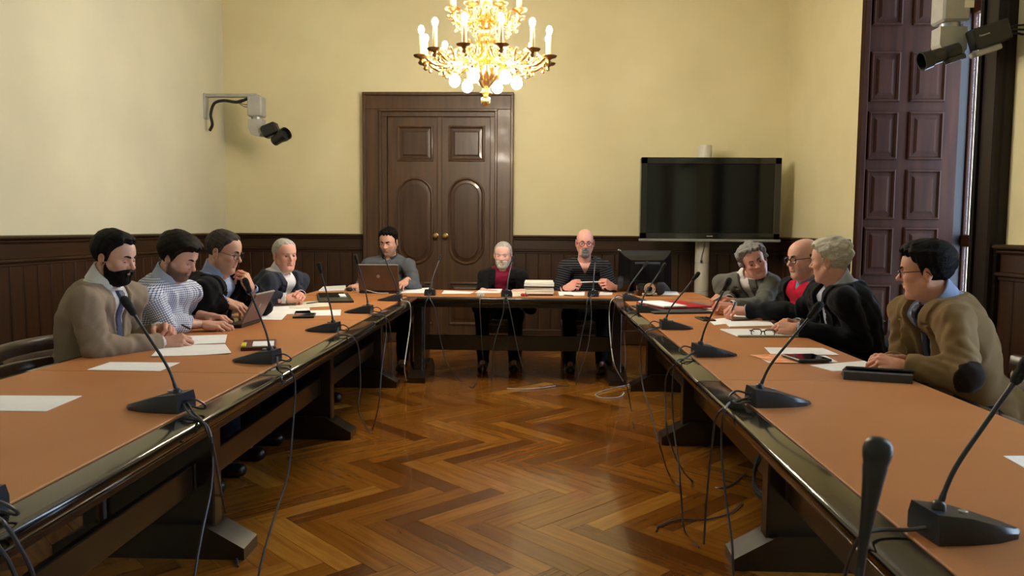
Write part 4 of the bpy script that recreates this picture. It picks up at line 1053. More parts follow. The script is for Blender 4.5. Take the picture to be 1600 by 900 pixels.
PEOPLE = [
 dict(name='P1', watch=1, label='bearded dark-haired man in beige cardigan and tie, hands clasped, nearest on the left', face=0, hip=(-2.06, 3.38), head=(179, 402, 3.36), look=(-8, 13, 2), hs=0.91, nb=(.0, -.075, -.150), twist=-4, knee=[(-.15, .36, .50), (.15, .36, .50)],
      skin=sk(206, 158, 134), handtint=(.95, .82, .80), sw=.185, build=1.02, belly=1.0, top='jacket', cardigan=True, jthick=.010, vdepth=.30, vwide=.060, lapel=.014, laph=.004, tie=True, collar=True, cuff=True, th=.0062, hh=.0025, hah=.0028,
      elbow=[None, px(150, 546, 3.14)], wrist=[px(250, 515, 3.56), px(251, 537, 3.40)], hand=[('clasp', (.55, .80, .12), (-.55, .25, .8)), ('clasp', (-.42, .88, .10), (.60, .1, .75))], hands=1.02,
      hair=dict(line=[-.062, -.056, -.044, -.016, -.02, .042, .070, .086, .088], thick=[.005, .010, .016, .020], front=.003, amp=.0012), beard=dict(thick=[.001, .005, .008, .007], bot=-.140, top=[.0, .0, -.022, -.050, -.054, -.046, -.038, -.036]), hairmat=HM['black'], lidmat=LID['b'], lid=.75, gaze=(0, -.5), brow=1.4, lips=.35, stubble=.5, stubcol=srgb(60, 46, 42), red=.3,
      mats=dict(jacket=CL['beige'], shirt=CL['white'], collar=CL['white'], cuffs=CL['white'], tie=CL['tieblue'], trousers=M['trousers']), fold=.004, seed=3),
 dict(name='P2', label='man with bushy dark hair and short beard in blue checked shirt, typing', face=0, hip=(-2.06, 3.92), head=(279, 402, 3.92), look=(-6, 24, 3), hs=0.94, nb=(0, -.085, -.150), twist=-6, knee=[(-.15, .36, .50), (.15, .36, .50)],
      skin=sk(208, 158, 136), sw=.19, build=1.08, belly=1.15, top='shirt', collar=True, th=.0066, hh=.0028, hah=.003, sleeve=.135, weave=True, armr=1.05, wrist=[px(326, 494, 4.16), px(318, 507, 3.96)],
      hand=[('type', (.2, .95, -.08), (-.1, .1, 1)), ('type', (-.12, .97, -.05), (.15, .05, 1))], hands=1.05, pole=[(-.6, -.3, -1), (.7, -.3, -1)],
      hair=dict(line=[-.078, -.070, -.055, -.022, -.018, .034, .060, .074, .074], thick=[.010, .018, .027, .031], front=.004, amp=.0012, f=120, curl=.0012), hairmat=HM['brown'], lidmat=LID['b'], lid=.8, gaze=(0, -.5), brow=1.4, stubble=.85, stubcol=srgb(62, 45, 38), red=.35, wide=1.03,
      mats=dict(shirt=CL['check'], collar=CL['lightcheck'], trousers=M['jeans']), fold=.005, seed=7),
 dict(name='P3', label='man with glasses in black suit and blue shirt, hand raised to his mouth', face=0, hip=(-2.06, 4.50), head=(350, 393, 4.46), look=(-4, 16, 3), hs=1.00, nb=(0, -.065, -.160), twist=-4, knee=[(-.15, .36, .50), (.15, .36, .50)],
      skin=sk(204, 152, 124), sw=.19, build=1.08, belly=1.1, top='jacket', vdepth=.30, vwide=.075, collar=True, cuff=True, th=.0072, hh=.0031, hah=.0033,
      wrist=[px(393, 452, 4.55), px(352, 470, 4.32)], hand=[('mouth', (.12, -.42, .90), (.25, .85, .35)), ('relaxed', (-.15, .75, -.35), (.25, .35, .9))], pole=[(-.3, .5, -1), (.45, -.45, -1)],
      hair=dict(line=[-.060, -.055, -.048, -.022, .0, .052, .074, .092, .10], thick=[.004, .008, .010, .010], amp=.0016), hairmat=HM['salt'], lidmat=LID['a'], lid=.7, gaze=(0, -.45), brow=1.2, stubble=.25, red=.45, jowl=1.0, glasses=(M['framemetal'], .026, .019, .0017),
      mats=dict(jacket=CL['black'], shirt=CL['lightblue'], collar=CL['lightblue'], cuffs=CL['lightblue'], trousers=M['trousers']), seed=11),
 dict(name='P4', label='silver-haired man in charcoal suit and open white shirt, hands folded', face=-18, hip=(-2.02, 5.52), head=(445, 398, 5.45), look=(-26, 6, 2), hs=0.93, nb=(0, -.055, -.155), knee=[(-.15, .36, .50), (.15, .36, .50)],
      skin=sk(214, 156, 134), sw=.195, build=1.1, belly=1.1, top='jacket', vdepth=.32, vwide=.07, collar=True, cuff=True, th=.0078, hh=.0035, hah=.0036,
      wrist=[px(470, 461, 5.42), px(446, 466, 5.28)], hand=[('clasp', (.8, .5, .1), (-.2, .5, .8)), ('clasp', (-.75, .65, .1), (.35, .4, .8))],
      hair=dict(line=[-.055, -.05, -.045, -.018, .0, .052, .078, .094, .105], thick=[.004, .008, .008, .006], amp=.0016), hairmat=HM['silver'], lidmat=LID['a'], lid=.4, gaze=(0, -.05), brow=.9, red=.55, jowl=1.1, wide=1.04,
      mats=dict(jacket=CL['charcoal'], shirt=CL['white'], collar=CL['white'], cuffs=CL['white'], trousers=M['trousers']), seed=13),
 dict(name='P5', label='dark-haired man in grey half-zip sweater behind the bronze laptop', face=-90, hip=(-1.34, 7.20), head=(607, 378, 6.98), look=(-10, 16, 0), hs=0.98, nb=(0, -.05, -.165),
      skin=sk(206, 154, 130), sw=.20, build=1.1, belly=1.05, top='sweater', jthick=.007, collar=True, col=(.052, .04, .010), th=.0085, hh=.0040, hah=.0040, wrist=[px(633, 440, 6.68), px(562, 446, 6.70)],
      hand=[('type', (.3, .9, -.25), (0, .2, 1)), ('relaxed', (.75, .6, -.12), (-.1, .1, 1))],
      hair=dict(line=[-.055, -.05, -.042, -.016, -.014, .046, .072, .086, .086], thick=[.004, .008, .016, .022], front=.004, amp=.002), hairmat=HM['black'], lidmat=LID['b'], lid=.75, gaze=(0, -.5), brow=1.5, stubble=.45, stubcol=srgb(96, 76, 68), red=.3,
      mats=dict(sweater=CL['grey'], collar=CL['darkgrey'], trousers=M['trousers']), seed=17),
 dict(name='P6', label='white-bearded man in black jacket and maroon shirt at the back table', face=-90, hip=(-.34, 7.24), head=(786, 398, 7.0), look=(-6, 9, 0), hs=0.96, nb=(0, -.045, -.160),
      skin=sk(222, 172, 158), sw=.175, build=1.02, belly=1.1, top='jacket', vdepth=.5, vwide=.062, vmin=.046, collar=True, th=.0085, hh=.0040, hah=.0042, wrist=[px(818, 455, 6.78), px(760, 455, 6.76)],
      hand=[('relaxed', (.8, .6, 0), (-.2, .1, 1)), ('flat', (-.75, .65, -.05), (.1, .1, 1))],
      hair=dict(line=[-.055, -.05, -.045, -.018, .0, .055, .08, .094, .102], thick=[.004, .008, .007, .005], amp=.0014), beard=dict(thick=[.001, .003, .005, .008], bot=-.132, top=[.0, .0, -.015, -.045, -.050, -.044, -.038, -.036]), hairmat=HM['silver'], beardmat=HM['white'], lidmat=LID['b'], lid=.8, gaze=(0, -.4), brow=.8, red=.4, wide=1.04,
      mats=dict(jacket=CL['black'], shirt=CL['maroon'], collar=CL['maroon'], trousers=M['trousers']), seed=19),
 dict(name='P7', label='bald man with goatee and round glasses in a striped dark sweater', face=-90, hip=(.44, 7.22), head=(914, 379, 6.98), look=(0, 7, 0), hs=1.00, nb=(0, -.045, -.170),
      skin=sk(216, 156, 142), sw=.188, build=1.05, belly=1.1, top='sweater', jthick=.007, vneck=.13, weave=True, collar=False, th=.0085, hh=.0040, hah=.0040, wrist=[px(958, 448, 6.74), px(886, 449, 6.74)],
      hand=[('pinch', (.70, .45, .35), (-.1, .85, .5)), ('pinch', (-.70, .45, .35), (.1, .85, .5))],
      hair=dict(line=[-.045, -.04, -.035, -.006, .02, .2, .2, .2, .2], thick=[.002, .004, .003, .002], bald=.035, amp=.0008), beard=dict(thick=[-.01, -.006, .004, .011], bot=-.140, goatee=.034), hairmat=HM['salt'], beardmat=HM['grey'], browmat=HM['salt'], lidmat=LID['b'], lid=.45, gaze=(0, -.15), brow=.9, red=.7, glasses=(M['maroon'], .0225, .0205, .0022), round=True,
      mats=dict(shirt=CL['stripe'], sweater=CL['stripe'], trousers=M['trousers']), seed=23),
 dict(name='P8', label='curly grey-haired man in grey tweed jacket leaning forward, head tilted', face=218, hip=(1.72, 5.42), head=(1178, 408, 5.22), look=(46, 8, 24), hs=0.95, nb=(.10, -.09, -.120), knee=[(-.15, .38, .50), (.15, .38, .50)],
      skin=sk(212, 150, 132), sw=.195, build=1.05, top='jacket', vdepth=.34, vwide=.036, collar=True, cuff=True, th=.0075, hh=.0034, hah=.0034, wrist=[px(1143, 478, 5.02), px(1139, 469, 5.22)], twist=10, shz=(.05, .06),
      hand=[('fist', (.62, .78, .1), (-.1, .25, .95)), ('pinch', (.55, .8, .25), (.2, .1, .95))],
      hair=dict(line=[-.075, -.07, -.06, -.03, -.01, .045, .066, .080, .085], thick=[.022, .030, .030, .026], amp=.004, f=110, curl=.008), hairmat=HM['grey'], lidmat=LID['a'], lid=.4, gaze=(.1, -.1), brow=1.1, browmat=HM['salt'], red=.55,
      mats=dict(jacket=CL['tweed'], shirt=CL['white'], collar=CL['white'], cuffs=CL['white'], trousers=M['trousers']), seed=29),
 dict(name='P9', label='bald man with dark glasses in navy cardigan over a red pullover', face=190, hip=(1.76, 4.74), head=(1256, 404, 4.62), look=(6, 6, 0), hs=0.97, nb=(0, -.06, -.145), elbow=[px(1250, 486, 4.56), None], knee=[(-.15, .38, .50), (.15, .38, .50)],
      skin=sk(214, 160, 140), sw=.19, build=1.08, belly=1.1, top='jacket', cardigan=True, jthick=.010, vdepth=.5, vwide=.11, vmin=.085, lapel=.02, laph=.004, inner=True, innerv=.055, collar=True, col=(.050, .06, .012), cuff=True, th=.0074, hh=.0032, hah=.0034,
      wrist=[px(1166, 485, 4.72), px(1215, 492, 4.95)], hand=[('pinch', (.15, .95, .05), (-.35, .1, .93)), ('relaxed', (-.1, .95, .0), (.2, .1, 1))], pole=[(-.7, -.2, -1), (.6, -.35, -1)],
      hair=dict(line=[-.05, -.045, -.04, -.012, .02, .2, .2, .2, .2], thick=[.001, .003, .002, .002], bald=.03, amp=.0006), hairmat=HM['salt'], lidmat=LID['b'], lid=.4, gaze=(0, -.1), brow=1.0, stubble=.35, stubcol=srgb(120, 104, 98), red=.45, jowl=1.0, glasses=(M['frame'], .0255, .018, .0026), wide=1.02,
      mats=dict(jacket=CL['navy'], shirt=CL['greyblue'], pullover=CL['red'], collar=CL['greyblue'], cuffs=CL['paleblue'], trousers=M['trousers']), seed=31),
 dict(name='P10', watch=0, label='white-haired man in black jacket seen from behind, turned towards the bald man', face=178, hip=(1.78, 4.16), head=(1297, 408, 4.1), look=(-36, 5, -2), hs=0.94, nb=(0, -.065, -.150), elbow=[px(1345, 534, 3.93), None], knee=[(-.15, .38, .50), (.15, .38, .50)],
      skin=sk(210, 156, 132), sw=.20, build=1.12, belly=1.05, top='jacket', vdepth=.36, vwide=.075, vmin=.012, collar=True, cuff=True, th=.0070, hh=.0030, hah=.0032,
      wrist=[px(1246, 514, 4.02), px(1243, 506, 4.22)], hand=[('clasp', (.48, .85, .08), (-.6, .15, .8)), ('clasp', (-.5, .85, .15), (.3, .2, .9))],
      hair=dict(line=[-.074, -.068, -.054, -.016, -.012, .045, .068, .080, .078], thick=[.008, .015, .021, .023], amp=.0018, f=130, front=.003, curl=.002), hairmat=HM['white'], lidmat=LID['a'], lid=.4, brow=1.0, red=.45,
      mats=dict(jacket=CL['navyblack'], shirt=CL['paleblue'], collar=CL['paleblue'], cuffs=CL['paleblue'], trousers=M['trousers']), seed=37),
 dict(name='P11', label='young dark-haired man with glasses in tan jacket with elbow patches, nearest on the right', face=176, hip=(1.80, 3.13), head=(1446, 424, 3.10), look=(-24, 5, -3), hs=0.91, nb=(.01, -.075, -.135), elbow=[px(1506, 586, 2.80), None], twist=6, knee=[(-.15, .40, .50), (.15, .40, .50)],
      skin=sk(212, 154, 128), handtint=(.98, .86, .82), sw=.185, build=.98, top='jacket', vdepth=.36, vwide=.072, vmin=.012, tie=True, collar=True, th=.0060, hh=.0025, hah=.0028, patch=1,
      wrist=[px(1414, 573, 2.93), px(1394, 562, 3.08)], hand=[('clasp', (.42, .88, .08), (-.55, .1, .8)), ('clasp', (-.45, .88, .12), (.25, .25, .95))], pole=[(-.55, -.6, -1), (.6, -.35, -1)],
      hair=dict(line=[-.066, -.060, -.048, -.016, -.012, .040, .066, .080, .080], thick=[.006, .014, .022, .027], amp=.0016, f=150, front=.004), hairmat=HM['black'], lidmat=LID['b'], lid=.4, brow=1.3, red=.4, glasses=(M['frameteal'], .0255, .019, .0024),
      mats=dict(jacket=CL['tan'], shirt=CL['lightblue'], collar=CL['lightblue'], tie=CL['tienavy'], patch=CL['patch'], trousers=M['trousers']), seed=41),
]
for P in PEOPLE:               # distance from the hips to the table edge in front of each
    P['edge'] = (LO - P['hip'][0]) if abs(P['face']) < 45 else (P['hip'][1] - YT1) if P['face'] == -90 else (P['hip'][0] - RO)
with ThreadPoolExecutor(4) as ex: _data = list(ex.map(person_data, PEOPLE))
for P, S in zip(PEOPLE, _data): person_build(P, S)
for S in _data: print('PD', S['dbg'])

# ------------------------------------------------------------------ chairs
def chair_proto():
    r = thing('armless_chair', 'x', 'chair'); p = lambda o: kid(o, r)
    MB().box((0, 0, .415), (.46, .46, .05), .018, seg=2).obj('seat', M['seatleather'], r, smooth=True)
    f = MB(); f.box((0, .20, .365), (.40, .03, .06), .004).box((0, -.20, .365), (.40, .03, .06), .004).box((.20, 0, .365), (.03, .38, .06), .004).box((-.20, 0, .365), (.03, .38, .06), .004); f.obj('seat_frame', M['chairwood'], r)
    for sx in (-1, 1):
        MB().tube([(sx * .205, .205, .40), (sx * .205, .205, .2), (sx * .205, .21, 0)], [.022, .02, .015], 8).obj('leg', M['chairwood'], r, smooth=True)
        MB().tube([(sx * .205, -.205, .40), (sx * .205, -.22, .2), (sx * .205, -.25, 0)], [.022, .02, .016], 8).obj('leg', M['chairwood'], r, smooth=True)
        MB().tube(crom([(sx * .215, -.205, .38), (sx * .22, -.22, .55), (sx * .225, -.25, .74)], 4), .018, 8).obj('back_post', M['chairwood'], r, smooth=True)
    # curved top rail and a padded back
    for nm_, mat, z0, z1, t, hw in (('top_rail', 'chairwood', .725, .805, .03, .27), ('backrest', 'seatleather', .50, .735, .022, .225)):
        V = []; n = 13
        for k in range(n):
            x = -hw + 2 * hw * k / (n - 1); y = -.235 - .05 * (1 - (x / hw) ** 2) - (.0 if nm_ == 'top_rail' else -.015)
            for dy, z in ((-t / 2, z0), (-t / 2 - .003, (z0 + z1) / 2), (-t / 2, z1), (0, z1 + .008), (t / 2, z1), (t / 2 + .003, (z0 + z1) / 2), (t / 2, z0), (0, z0 - .006)): V.append((x, y + dy - (z - .5) * .08, z))
        Fs = [(k * 8 + q, k * 8 + (q + 1) % 8, (k + 1) * 8 + (q + 1) % 8, (k + 1) * 8 + q) for k in range(n - 1) for q in range(8)] + [tuple(range(8)), tuple(range((n - 1) * 8, n * 8))]
        MB().add(V, Fs).obj(nm_, M[mat], r, smooth=True, angle=60)
    return r
_ch = chair_proto(); _first = True
def place_chair(x, y, rz, label):
    global _first
    c = _ch if _first else copy_tree(_ch); _first = False
    c.scale = (.9, .95, .92); c.location = (x, y, 0); c.rotation_euler = (0, 0, rz); c['label'] = label; c['group'] = 'low-backed wooden chairs around the tables'
_who = ['the bearded man in the beige cardigan', 'the man in the checked shirt', 'the man with his hand at his mouth', 'the silver-haired man in charcoal suit', 'the man at the bronze laptop', 'the white-bearded man in black jacket', 'the bald man in striped sweater', 'the curly-haired man in tweed', 'the man in the red pullover', 'the white-haired man in black jacket', 'the man in the tan jacket']
for P, w in zip(PEOPLE, _who):
    a = math.radians(P['face'] if P['name'] != 'P8' else 200); back = .0
    place_chair(P['hip'][0] - math.cos(a) * back, P['hip'][1] - math.sin(a) * back, a - PI / 2, 'brown low-backed chair under ' + w)
place_chair(-1.86, 3.0, -PI / 2 - .02, 'empty brown wooden chair pushed in at the left table, nearest the camera')
bpy.data.objects[[o.name for o in bpy.data.objects if o.name.startswith('armless_chair')][-1]].scale = (.80, .95, .87)

# ------------------------------------------------------------------ microphones on their wedge bases
def wedge_mesh():
    """long low wedge: a tall blunt back end, tapering to a pointed tip at +y"""
    mb = MB(); L_, w = .185, .045
    pl = [(-w, -.065), (-w * 1.02, .0), (-w * .9, .05), (-w * .55, .095), (0, .118), (w * .55, .095), (w * .9, .05), (w * 1.02, .0), (w, -.065)]
    top = lambda y: np.interp(y, [-.065, -.03, .118], [.052, .052, .010])
    V = [(x, y, .0) for x, y in pl] + [(x, y, top(y) * .55) for x, y in pl] + [(x * .84, y * .97 - .001, top(y)) for x, y in pl]; n = 9
    Fs = [(k * n + i, k * n + (i + 1) % n, (k + 1) * n + (i + 1) % n, (k + 1) * n + i) for k in (0, 1) for i in range(n)] + [tuple(reversed(range(n))), tuple(range(2 * n, 3 * n))]
    mb.add(V, Fs); return mb.mesh('base', M['micbase'], True, 25)
_wm = wedge_mesh()
_bt = MB().lathe([(.008, 0), (.008, .004), (.006, .005)], (0, 0, 0), 12).mesh('talk_button', M['silver'])
_hd = MB().lathe([(.006, -.034), (.0095, -.028), (.0105, -.006), (.0125, .0), (.0130, .016), (.0105, .026), (.004, .031)], (0, 0, 0), 14).mesh('windscreen', M['foam'], True, 70)
GM = 'gooseneck conference microphones'
_hb = MB().lathe([(.0045, -.145), (.006, -.12), (.0095, -.07), (.0130, -.035), (.0152, -.018), (.0148, -.015), (.0175, -.004), (.0183, .004), (.0165, .013), (.0105, .020), (.002, .022)], (0, 0, 0), 24).mesh('windscreen', M['blackplastic'], True, 60)
def microphone(loc, ang, headpt, cables, label, bend=.7, k=1.0, white=False, loop=True, big=False):
    """loc: on the table; ang: where the tip points; headpt: tip of the neck in the world; cables: polylines leaving the back"""
    r = thing('microphone', label, 'microphone', loc, ang - PI / 2, GM)
    Mi = Matrix.Rotation(-(ang - PI / 2), 3, 'Z'); L_ = lambda p: Mi @ (Vector(p) - Vector(loc))
    o = bpy.data.objects.new('base', _wm); link(o, r); o.scale = (k,) * 3
    o = bpy.data.objects.new('talk_button', _bt); link(o, r); o.location = (.018 * k, -.005 * k, .047 * k)
    a = Vector((0, -.038 * k, .050 * k)); e = L_(headpt); m1 = a + Vector((0, 0, 1)) * (e - a).length * .30 * (1 - bend) + (e - a) * .30 * bend; m2 = a.lerp(e, .66) + Vector((0, 0, .012))
    pts = crom([a, m1, m2, e], 7); n = len(pts)
    MB().tube(pts, [.0058 if i < 3 else .0045 for i in range(n)], 8).lathe([(.013, -.004), (.012, .008), (.007, .014)], tuple(a), 12).obj('gooseneck', M['micbase'], r, smooth=True, angle=60)
    d = Vector(pts[-1] - pts[-3]).normalized(); q = Vector((0, 0, 1)).rotation_difference(d)
    o = bpy.data.objects.new('windscreen', _hb if big else _hd); link(o, r); o.location = Vector(e) + d * .02; o.rotation_mode = 'QUATERNION'; o.rotation_quaternion = q; o.scale = (k * (.82 if big else .95),) * 3
    for c in cables:
        pts = [L_(p) for p in c]
        pts = [Vector((0.0 + .012 * (1 if c is cables[0] else -1), -.060 * k, .022))] + pts
        MB().tube(crom(pts, 6), .0040, 6).obj('cable', M['cablewhite'] if white else M['cable'], r, smooth=True)
    if loop: MB().tube(crom([(-.012, -.062 * k, .03), (-.02, -.10 * k, .04), (-.01, -.125 * k, .022), (.008, -.11 * k, .006), (.01, -.07 * k, .012)], 5), .0034, 6).obj('cable', M['cable'], r, smooth=True)
    return r
ZM = ZT_ + .002
def drop(side_x, pts, floor=None):
    """a cable over the table edge: pixels on the vertical plane of the edge, then pixels on the floor"""
    edge = side_x
    out = [atX(x, y, edge) for x, y in pts]
    if floor: out += [atZ(x, y, .006) for x, y in floor]
    return out
def ontop(*pts): return [atZ(x, y, ZM + .006) for x, y in pts]
EL, ER = LI + .012, RI - .012
def side_mic(px_, py_, ang, hx, hy, dY, cables, label, **k):
    b = atZ(px_, py_, ZM); return microphone((b[0], b[1], ZM), ang, atY(hx, hy, b[1] + dY), cables, label, **k)
A_L, A_R = PI, 0.0
side_mic(-62, 806, A_L - .1, -95, 560, 0, [ontop((-20, 800)) + drop(EL, [(4, 815), (28, 850), (52, 900), (70, 990)]), ontop((-20, 812)) + drop(EL, [(-5, 850), (15, 880), (38, 940), (50, 1010)])], 'microphone cut by the left frame edge, only its cables showing')
side_mic(258, 640, A_L - .12, 206, 486, .0, [ontop((303, 645)) + drop(EL, [(318, 662), (331, 700), (330, 760), (316, 830), (304, 900), (300, 960)]), ontop((300, 650)) + drop(EL, [(325, 668), (336, 715)], [(352, 800), (366, 850), (372, 885)])], 'microphone on the left table beside the near blank sheet', k=1.08)
side_mic(408, 566, A_L - .1, 389, 452, .0, [ontop((436, 573)) + drop(EL, [(452, 577), (461, 600), (458, 660), (450, 740), (428, 810), (408, 880), (400, 930)])], 'microphone on the left table beside the pencil case', k=1.05)
side_mic(510, 518, A_L - .1, 501, 424, .0, [ontop((530, 522)) + drop(EL, [(551, 526), (560, 545), (563, 600), (560, 640), (575, 672), (580, 675)])], 'microphone on the left table beside the black phone')
side_mic(566, 489, A_L, 558, 409, .0, [ontop((580, 490)) + drop(EL, [(600, 494), (603, 520), (596, 580), (592, 630)], [(583, 668), (577, 676)]), ontop((582, 492)) + drop(EL, [(606, 500), (612, 550), (613, 590)])], 'microphone on the left table near the black folder', white=False)
side_mic(614, 470, A_L, 599, 398, .0, [ontop((628, 470)) + drop(EL, [(640, 474), (641, 505), (634, 555), (632, 575)], [(635, 595)])], 'microphone at the back left corner beside the bronze laptop', white=True)
# three on the back table, seen from behind
BY = YT0 + .02
def back_mic(px_, py_, hx, hy, cab, label):
    b = atZ(px_, py_, ZM); microphone((b[0], b[1], ZM), PI / 2, atY(hx, hy, b[1] + .10), cab, label, loop=False)
def bdrop(pts, floor): return [atY(x, y, YT0 - .012) for x, y in pts] + [atZ(x, y, .006) for x, y in floor]
back_mic(673, 461, 687, 405, [bdrop([(668, 467), (664, 480), (663, 520), (663, 556)], [(664, 598)]), bdrop([(672, 467), (680, 485), (688, 530), (700, 570)], [(722, 598), (738, 605), (744, 598)])], 'leftmost microphone on the back table, before the door')
back_mic(792, 463, 800, 408, [bdrop([(788, 468), (786, 490), (777, 520), (770, 550)], [(768, 600)]), bdrop([(793, 468), (800, 500), (810, 550), (818, 575)], [(832, 600), (850, 604), (880, 602), (890, 604)])], 'middle microphone on the back table, before the white-bearded man')
back_mic(926, 463, 930, 408, [bdrop([(918, 468), (916, 490), (908, 530), (903, 560)], [(904, 598)]), bdrop([(923, 468), (924, 500), (918, 545), (908, 575)], [(900, 600)])], 'microphone on the back table before the bald man in stripes')
side_mic(986, 470, A_R, 1006, 416, .05, [ontop((972, 470)) + drop(ER, [(962, 474), (958, 500), (956, 550)], [(962, 590), (974, 606)])], 'microphone at the back right corner beside the black monitor')
side_mic(1010, 488, A_R, 1034, 420, .05, [ontop((995, 487)) + drop(ER, [(980, 490), (976, 520), (978, 560), (978, 590)], [(986, 640), (990, 668)])], 'microphone on the right table beside the red folder')
side_mic(1050, 514, A_R, 1084, 436, .0, [ontop((1028, 513)) + drop(ER, [(1008, 519), (1001, 545), (1004, 600), (1018, 650), (1032, 700)], [(1045, 740), (1062, 760)])], 'microphone on the right table before the man in tweed')
side_mic(1108, 556, A_R + .08, 1133, 450, .0, [ontop((1070, 560)) + drop(ER, [(1056, 566), (1051, 600), (1052, 660), (1060, 720), (1064, 770)], [(1070, 830), (1092, 855)]), ontop((1068, 562)) + drop(ER, [(1044, 580), (1040, 620), (1046, 690)], [(1080, 750), (1130, 762), (1165, 740)])], 'microphone on the right table beside the spectacles', k=1.05)
side_mic(1206, 632, A_R + .1, 1268, 492, .0, [ontop((1148, 626)) + drop(ER, [(1133, 640), (1127, 680), (1130, 740), (1137, 800), (1144, 850), (1146, 905)]), ontop((1146, 630)) + drop(ER, [(1120, 650), (1112, 700), (1104, 780), (1100, 850)])], 'microphone on the right table beside the tablet', k=1.08)
side_mic(1496, 836, A_R + .12, 1590, 590, .0, [ontop((1420, 828), (1375, 828)) + drop(ER, [(1345, 838), (1325, 880), (1315, 940), (1310, 1020)])], 'large microphone at the lower right with its base in view', k=1.03, loop=False)
microphone((.30, .80, ZM), PI / 2 + .5, atY(1366, 738, .80), [[(.36, .73, ZM + .005), (.48, .70, ZM + .004)]], 'out-of-focus microphone head in the foreground at lower right, base hidden', k=1.0, bend=.9, loop=False, big=True)
# loose cables
def loose(name, label, pts, r=.0035, mat='cable', n=6):
    p = crom(pts, n); o0 = Vector(p[0]); o = MB().tube([np.array(q) - np.array(o0) for q in p], r, 6).obj(name, M[mat], None, smooth=True); o.location = o0; return tag(o, label, 'cable')
loose('cable', 'pale cable hanging from the projector over the corner and coiling on the floor', ontop((1000, 458), (985, 460), (965, 464)) + [atX(x, y, ER) for x, y in [(955, 470), (952, 490), (954, 530), (960, 570)]] + [atZ(x, y, .006) for x, y in [(975, 600), (972, 618), (945, 622), (930, 617), (945, 610), (985, 600), (1000, 594)]], .0042, 'cablewhite')
loose('cable', 'thin black cable lying on the parquet beside the right table', [atZ(x, y, .006) for x, y in [(1025, 830), (1030, 822), (1060, 812), (1100, 812), (1140, 802), (1160, 786)]])
loose('cable', 'flat pale cable lying on the floor before the back table', [atZ(x, y, .007) for x, y in [(792, 607), (820, 608), (846, 606), (868, 603)]], .005, 'cablewhite')
loose('cable', 'black cable coil hanging inside the right table trestle', [np.array((RI + .30 + .02 * math.sin(t * 2), 2.98 + .07 * math.cos(t), .33 + .12 * math.sin(t) + .002 * t)) for t in np.linspace(0, 6 * PI, 40)], .006, n=2)

# ------------------------------------------------------------------ things on the tables
def on(x, y, z=ZT_): return atZ(x, y, z)
SHEETS = 'loose sheets on the tables'
def sheet(corners, label, name='sheet_of_paper', mat='paper', z=ZT_ + .0022, th=.0012, group=None, cat='paper', curl=.0):
    """a sheet whose four corners lie at these picture points on the table top"""
    P4 = [on(x, y, z) for x, y in corners]; c = sum(P4) / 4; n = 7; V = []
    for i in range(n):
        for j in range(n):
            u, v = i / (n - 1), j / (n - 1); p = P4[0] * (1 - u) * (1 - v) + P4[1] * u * (1 - v) + P4[2] * u * v + P4[3] * (1 - u) * v - c
            p[2] = curl * ((u - .5) ** 2 * 4 * (v ** 2)); V.append(p)
    q = len(V); V += [v + np.array([0, 0, th]) for v in V]
    Fs = []
    for i in range(n - 1):
        for j in range(n - 1):
            a = i * n + j; Fs += [(a, a + 1, a + n + 1, a + n), (q + a, q + a + n, q + a + n + 1, q + a + 1)]
    rim = [i * n for i in range(n)] + [(n - 1) * n + j for j in range(1, n)] + [i * n + n - 1 for i in range(n - 2, -1, -1)] + [j for j in range(n - 2, 0, -1)]
    Fs += [(rim[k], rim[(k + 1) % len(rim)], q + rim[(k + 1) % len(rim)], q + rim[k]) for k in range(len(rim))]
    o = MB().add(V, Fs).obj(name, M[mat], None, smooth=True, angle=50); o.location = c
    return tag(o, label, cat, group)
sheet([(-60, 618), (128, 619), (72, 643), (-110, 641)], 'white blank sheet at the left frame edge, nearest on the left table', group=SHEETS)
sheet([(172, 566), (281, 567), (250, 580), (136, 578)], 'white blank sheet on the left table in front of the beige cardigan', group=SHEETS)
sheet([(252, 540), (352, 538), (362, 553), (236, 558)], 'printed sheet with a rounded corner under the clasped hands, lower of two', group=SHEETS, curl=.004)
sheet([(262, 526), (355, 523), (352, 536), (258, 540)], 'printed sheet under the clasped hands, upper of two', z=ZT_ + .0045, group=SHEETS)
sheet([(410, 480), (482, 475), (486, 490), (398, 492)], 'white papers spread behind the grey laptop, left of three', group=SHEETS)
sheet([(395, 490), (450, 489), (440, 500), (380, 499)], 'single white sheet behind the grey laptop, next to its screen', group=SHEETS, z=ZT_ + .0035)
sheet([(462, 486), (533, 484), (532, 493), (458, 494)], 'white sheet under the black phone on the left table', group=SHEETS)
sheet([(450, 473), (512, 470), (514, 479), (452, 482)], 'cream papers in front of the silver-haired man', mat='paper2', group=SHEETS, z=ZT_ + .0045)
sheet([(505, 449), (540, 447), (541, 454), (498, 455)], 'small stack of papers beside the mouse at the back left corner', group=SHEETS, th=.008)
sheet([(634, 452), (672, 450), (668, 458), (626, 458)], 'white papers right of the bronze laptop', group=SHEETS, th=.004)
sheet([(694, 454), (742, 456), (735, 459), (690, 459)], 'white sheet on the back table before the door', group=SHEETS)
sheet([(752, 452), (785, 452), (781, 458), (742, 458)], 'white sheet before the white-bearded man', group=SHEETS, th=.004)
sheet([(800, 455), (822, 454), (820, 462), (800, 463)], 'cream paper beside the middle microphone on the back table', mat='paper2', group=SHEETS)
sheet([(872, 456), (914, 456), (913, 462), (874, 462)], 'white paper left of the microphone before the bald man', group=SHEETS, th=.003)
sheet([(938, 456), (958, 456), (956, 461), (936, 461)], 'white paper right of the microphone before the bald man', group=SHEETS)
sheet([(1024, 455), (1058, 456), (1062, 461), (1024, 461)], 'white sheet beside the black monitor at the right corner', group=SHEETS)
